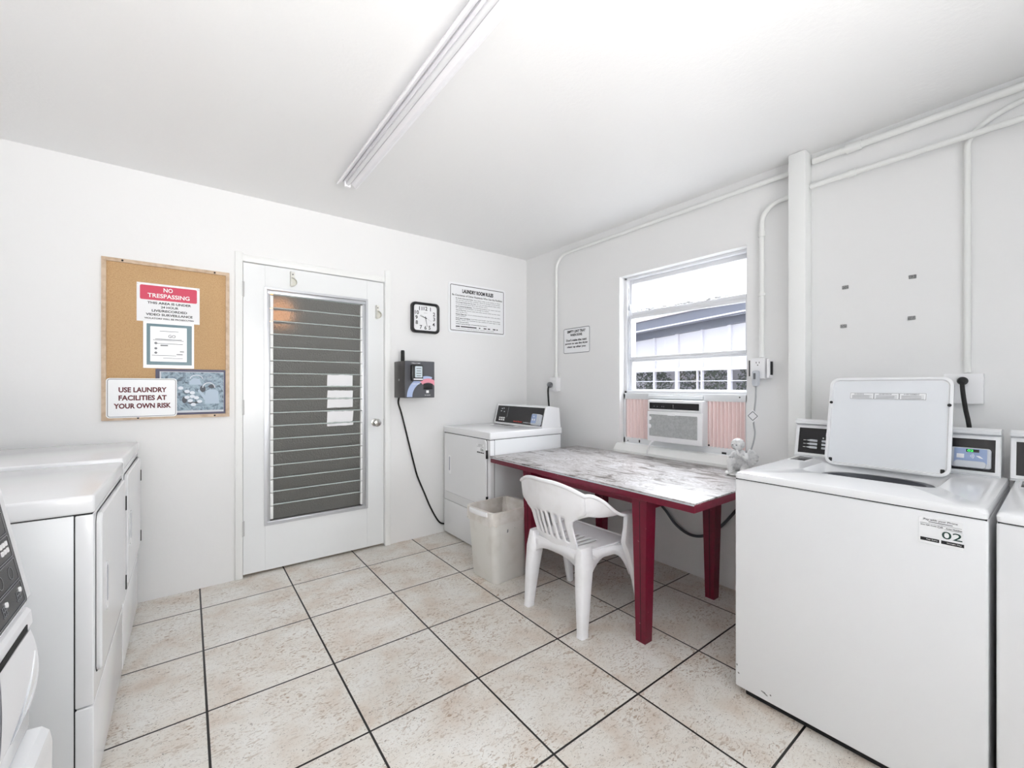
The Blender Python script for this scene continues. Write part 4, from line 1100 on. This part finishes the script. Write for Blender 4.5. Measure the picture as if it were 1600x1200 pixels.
q.loft([wav(.362, .302, .043, BH-.075, .012, 0), wav(.364, .304, .044, BH-.03, .006, 1), wav(.364, .304, .044, BH+.003, .002, 0), wav(.330, .270, .036, BH+.004, .003, 2), wav(.29, .235, .04, BH-.10, .03, 1), wav(.22, .18, .04, BH-.17, .06, 2), wav(.10, .08, .03, BH-.18, .1, 2)], False, True)
q.done('liner_bag', 'liner', bn, 60, **K)
for sx in (-1, 1):
    q = P(); q.sweep([((sx*.178, -.09, BH-.012), (.010, 0, 0), (0, 0, .014)), ((sx*.188, -.06, BH-.012), (.010, 0, 0), (0, 0, .014)), ((sx*.190, 0, BH-.012), (.010, 0, 0), (0, 0, .014)), ((sx*.188, .06, BH-.012), (.010, 0, 0), (0, 0, .014)), ((sx*.178, .09, BH-.012), (.010, 0, 0), (0, 0, .014))])
    q.done('handle', 'plastic', bn, 40, **K)
q = P()
for x, z, w_, h_ in ((-.06, .34, .006, .03), (-.02, .36, .008, .012), (0, .335, .004, .008)): q.poly((x, -.1405+.006*(z-.34)*-4, z), PA, [(-w_, -h_), (w_*.6, -h_*.8), (w_, h_*.6), (-w_*.3, h_)], .0004)
q.done('scuff', 'greyink', bn, 0, **K)

# ------------------------------------------------------------------ plaster cherub on the table
fg = thing('cherub_figurine', 'small white plaster cherub with wings crouching on the table by the washer', 'figurine', (-.165, -2.085, tz))
def organic(parts, name, vox, par, sm=3):
    q = P()
    for p0, p1, r0, r1 in parts:
        p0, p1 = Vector(p0), Vector(p1); n = max(2, int((p1-p0).length/min(r0, r1)*2)+1)
        for i in range(n+1): q.ball(p0.lerp(p1, i/n), r0+(r1-r0)*i/n, seg=12)
    o = q.done(name, 'plaster', par, 60, **K)
    m = o.modifiers.new('remesh', 'REMESH'); m.mode = 'VOXEL'; m.voxel_size = vox; m.use_smooth_shade = True
    s2 = o.modifiers.new('smooth', 'SMOOTH'); s2.iterations = sm; s2.factor = .5
    return o
# faces towards -x and slightly to -y
fg.rotation_euler = (0, 0, math.radians(-4))
body = [((0, 0, .05), (-.01, 0, .105), .030, .030), ((-.01, 0, .105), (-.02, 0, .128), .026, .018), ((-.032, 0, .128), (-.035, 0, .135), .014, .014),
        ((-.04, 0, .162), (-.044, 0, .166), .029, .028), ((-.060, 0, .154), (-.064, 0, .154), .014, .012), ((-.073, 0, .163), (-.075, 0, .161), .005, .005),
        # legs: one knee drawn up, one folded
        ((-.005, .022, .04), (-.062, .028, .075), .024, .019), ((-.062, .028, .075), (-.072, .026, .022), .017, .012), ((-.072, .026, .012), (-.096, .028, .010), .011, .008),
        ((-.005, -.024, .035), (-.058, -.040, .030), .024, .019), ((-.058, -.040, .026), (-.020, -.062, .016), .016, .011), ((-.018, -.060, .014), (-.002, -.066, .012), .010, .008),
        # arms resting on the knee, hand to chin
        ((-.015, .034, .112), (-.030, .050, .085), .013, .011), ((-.030, .050, .085), (-.066, .032, .098), .010, .008), ((-.066, .030, .100), (-.074, .022, .104), .008, .006),
        ((-.018, -.034, .112), (-.040, -.048, .090), .013, .011), ((-.040, -.048, .090), (-.062, -.014, .118), .010, .008), ((-.062, -.012, .122), (-.062, -.008, .134), .008, .007)]
organic(body, 'body', .0032, fg, 3)
hair = []
for e, cnt in ((.0, 1), (.42, 6), (.82, 9), (1.22, 12), (1.62, 12), (2.0, 11)):
    for i in range(cnt):
        a = 2*PI*(i+.5*(cnt % 2))/cnt
        if e > .9 and abs(a-PI) < .95: continue
        c_ = (-.037+.0265*math.cos(a)*math.sin(e), .0275*math.sin(a)*math.sin(e), .168+.026*math.cos(e)); hair.append((c_, c_, .0088, .0088))
organic(hair, 'hair', .003, fg, 1)
q = P()
for sy in (-1, 1): q.ball((-.0715, sy*.0105, .168), (.003, .005, .003), seg=8)
q.box(-.078, -.074, -.007, .007, .1475, .1495)
q.done('face_features', 'greyink', fg, **K)
for sg in (-1, 1):
    fe = []
    for k in range(8):
        a = math.radians(78-23*k); ln = .046-.0010*abs(k-3)
        dv = Vector((math.cos(a)*.62+.12, sg*(math.cos(a)*.78+.10), math.sin(a)*.95)); root = Vector((.016, sg*.020, .092))
        fe.append((root, root+dv*ln, .010, .0085))
    organic(fe, 'wing', .003, fg, 2)
q = P(); q.lathe([(.070, 0), (.078, .004), (.074, .012), (.05, .016), (.0005, .017)], (-.012, 0, 0), Z, 26); q.done('base', 'plaster', fg, 50, **K)

# ------------------------------------------------------------------ outside the window
struct(P().box(.2, 9, -8, 9, -.25, -.12).done('ground', 'conc', ang=0))
nb = thing('neighbouring_building', 'white building with grey eaves seen through the window', 'building', (4.2, .5, 0))
ys = [1.282+.44*k for k in range(-8, 9)]
q = P()
for i, y in enumerate(ys):
    wd2 = .026 if i % 2 else .014
    q.box(3.97, 4.03, y-wd2, y+wd2, -.12, 2.2)
    if i % 3 == 0: q.box(3.97, 4.03, y+.07, y+.085, -.12, 1.5)
q.done('post', 'facade', nb, 0)
q = P(); q.box(3.96, 4.04, -2.6, 5.2, 1.475, 1.535); q.box(3.96, 4.04, -2.6, 5.2, .98, 1.09); q.box(3.96, 4.04, -2.6, 5.2, 1.30, 1.312); q.done('rail', 'facade', nb, 0)
q = P(); q.box(4.02, 4.06, -2.6, 5.2, 1.52, 2.3); q.box(4.02, 4.06, -2.6, 5.2, -.12, 1.0); q.done('wall_panel', 'facade', nb, 0)
sl = .065
def slant(x0, x1, z0, z1, ya_=-2.6, yb_=5.2):
    g = P(); g.loft([[(x, y, z-(y-.75)*sl) for x, z in ((x0, z0), (x1, z0), (x1, z1), (x0, z1))] for y in (ya_, yb_)]); return g
slant(3.9, 4.1, 2.11, 2.225).done('beam', 'fascia', nb, 0)
slant(3.6, 3.66, 2.18, 2.36).done('fascia', 'fascia', nb, 0)
slant(3.58, 3.61, 2.195, 2.215).done('drip_edge', 'facade', nb, 0)
g = P(); g.loft([[(x, y, z-(y-.75)*sl) for x, z in ((3.55, 2.36), (7, 2.9), (7, 3.0), (3.55, 2.40))] for y in (-2.6, 5.2)]); g.done('roof', 'roof', nb, 0)
P().box(6.2, 6.3, -2.6, 5.2, -.12, 2.6).done('rear_wall', 'facade', nb, 0)
def shrub(x, y, h_, r_, label):
    t = thing('shrub', label, 'shrub', (x, y, -.12), 'shrubs behind the neighbouring frame')
    q = P()
    for i in range(900):
        a = random.uniform(0, 2*PI); z = random.uniform(.05, 1)*h_; rr = r_*math.sqrt(random.random())*(.6+.4*math.sin(PI*min(1, z/h_*.9)))
        c = Vector((x+rr*math.cos(a), y+rr*math.sin(a), -.12+z)); s_ = random.uniform(.03, .06)
        e = Euler((random.uniform(-1, 1), random.uniform(-1, 1), random.uniform(0, 6.28))).to_matrix()
        q.face([c+e@Vector(v) for v in ((-s_, 0, 0), (0, -s_*.4, .01), (s_, 0, 0), (0, s_*.4, .01))])
    q.flat('foliage', 'leaf', t)
    P().cyl((x, y, -.12), (x, y, h_*.6), .02, .01, 8).done('stem', 'wood', t)
for i in range(9):
    y = -1.6+.55*i; shrub(4.75+.25*(i % 2), y, 1.75+.1*(i % 3), .27, 'leafy green shrub among a row behind the opposite white frame')
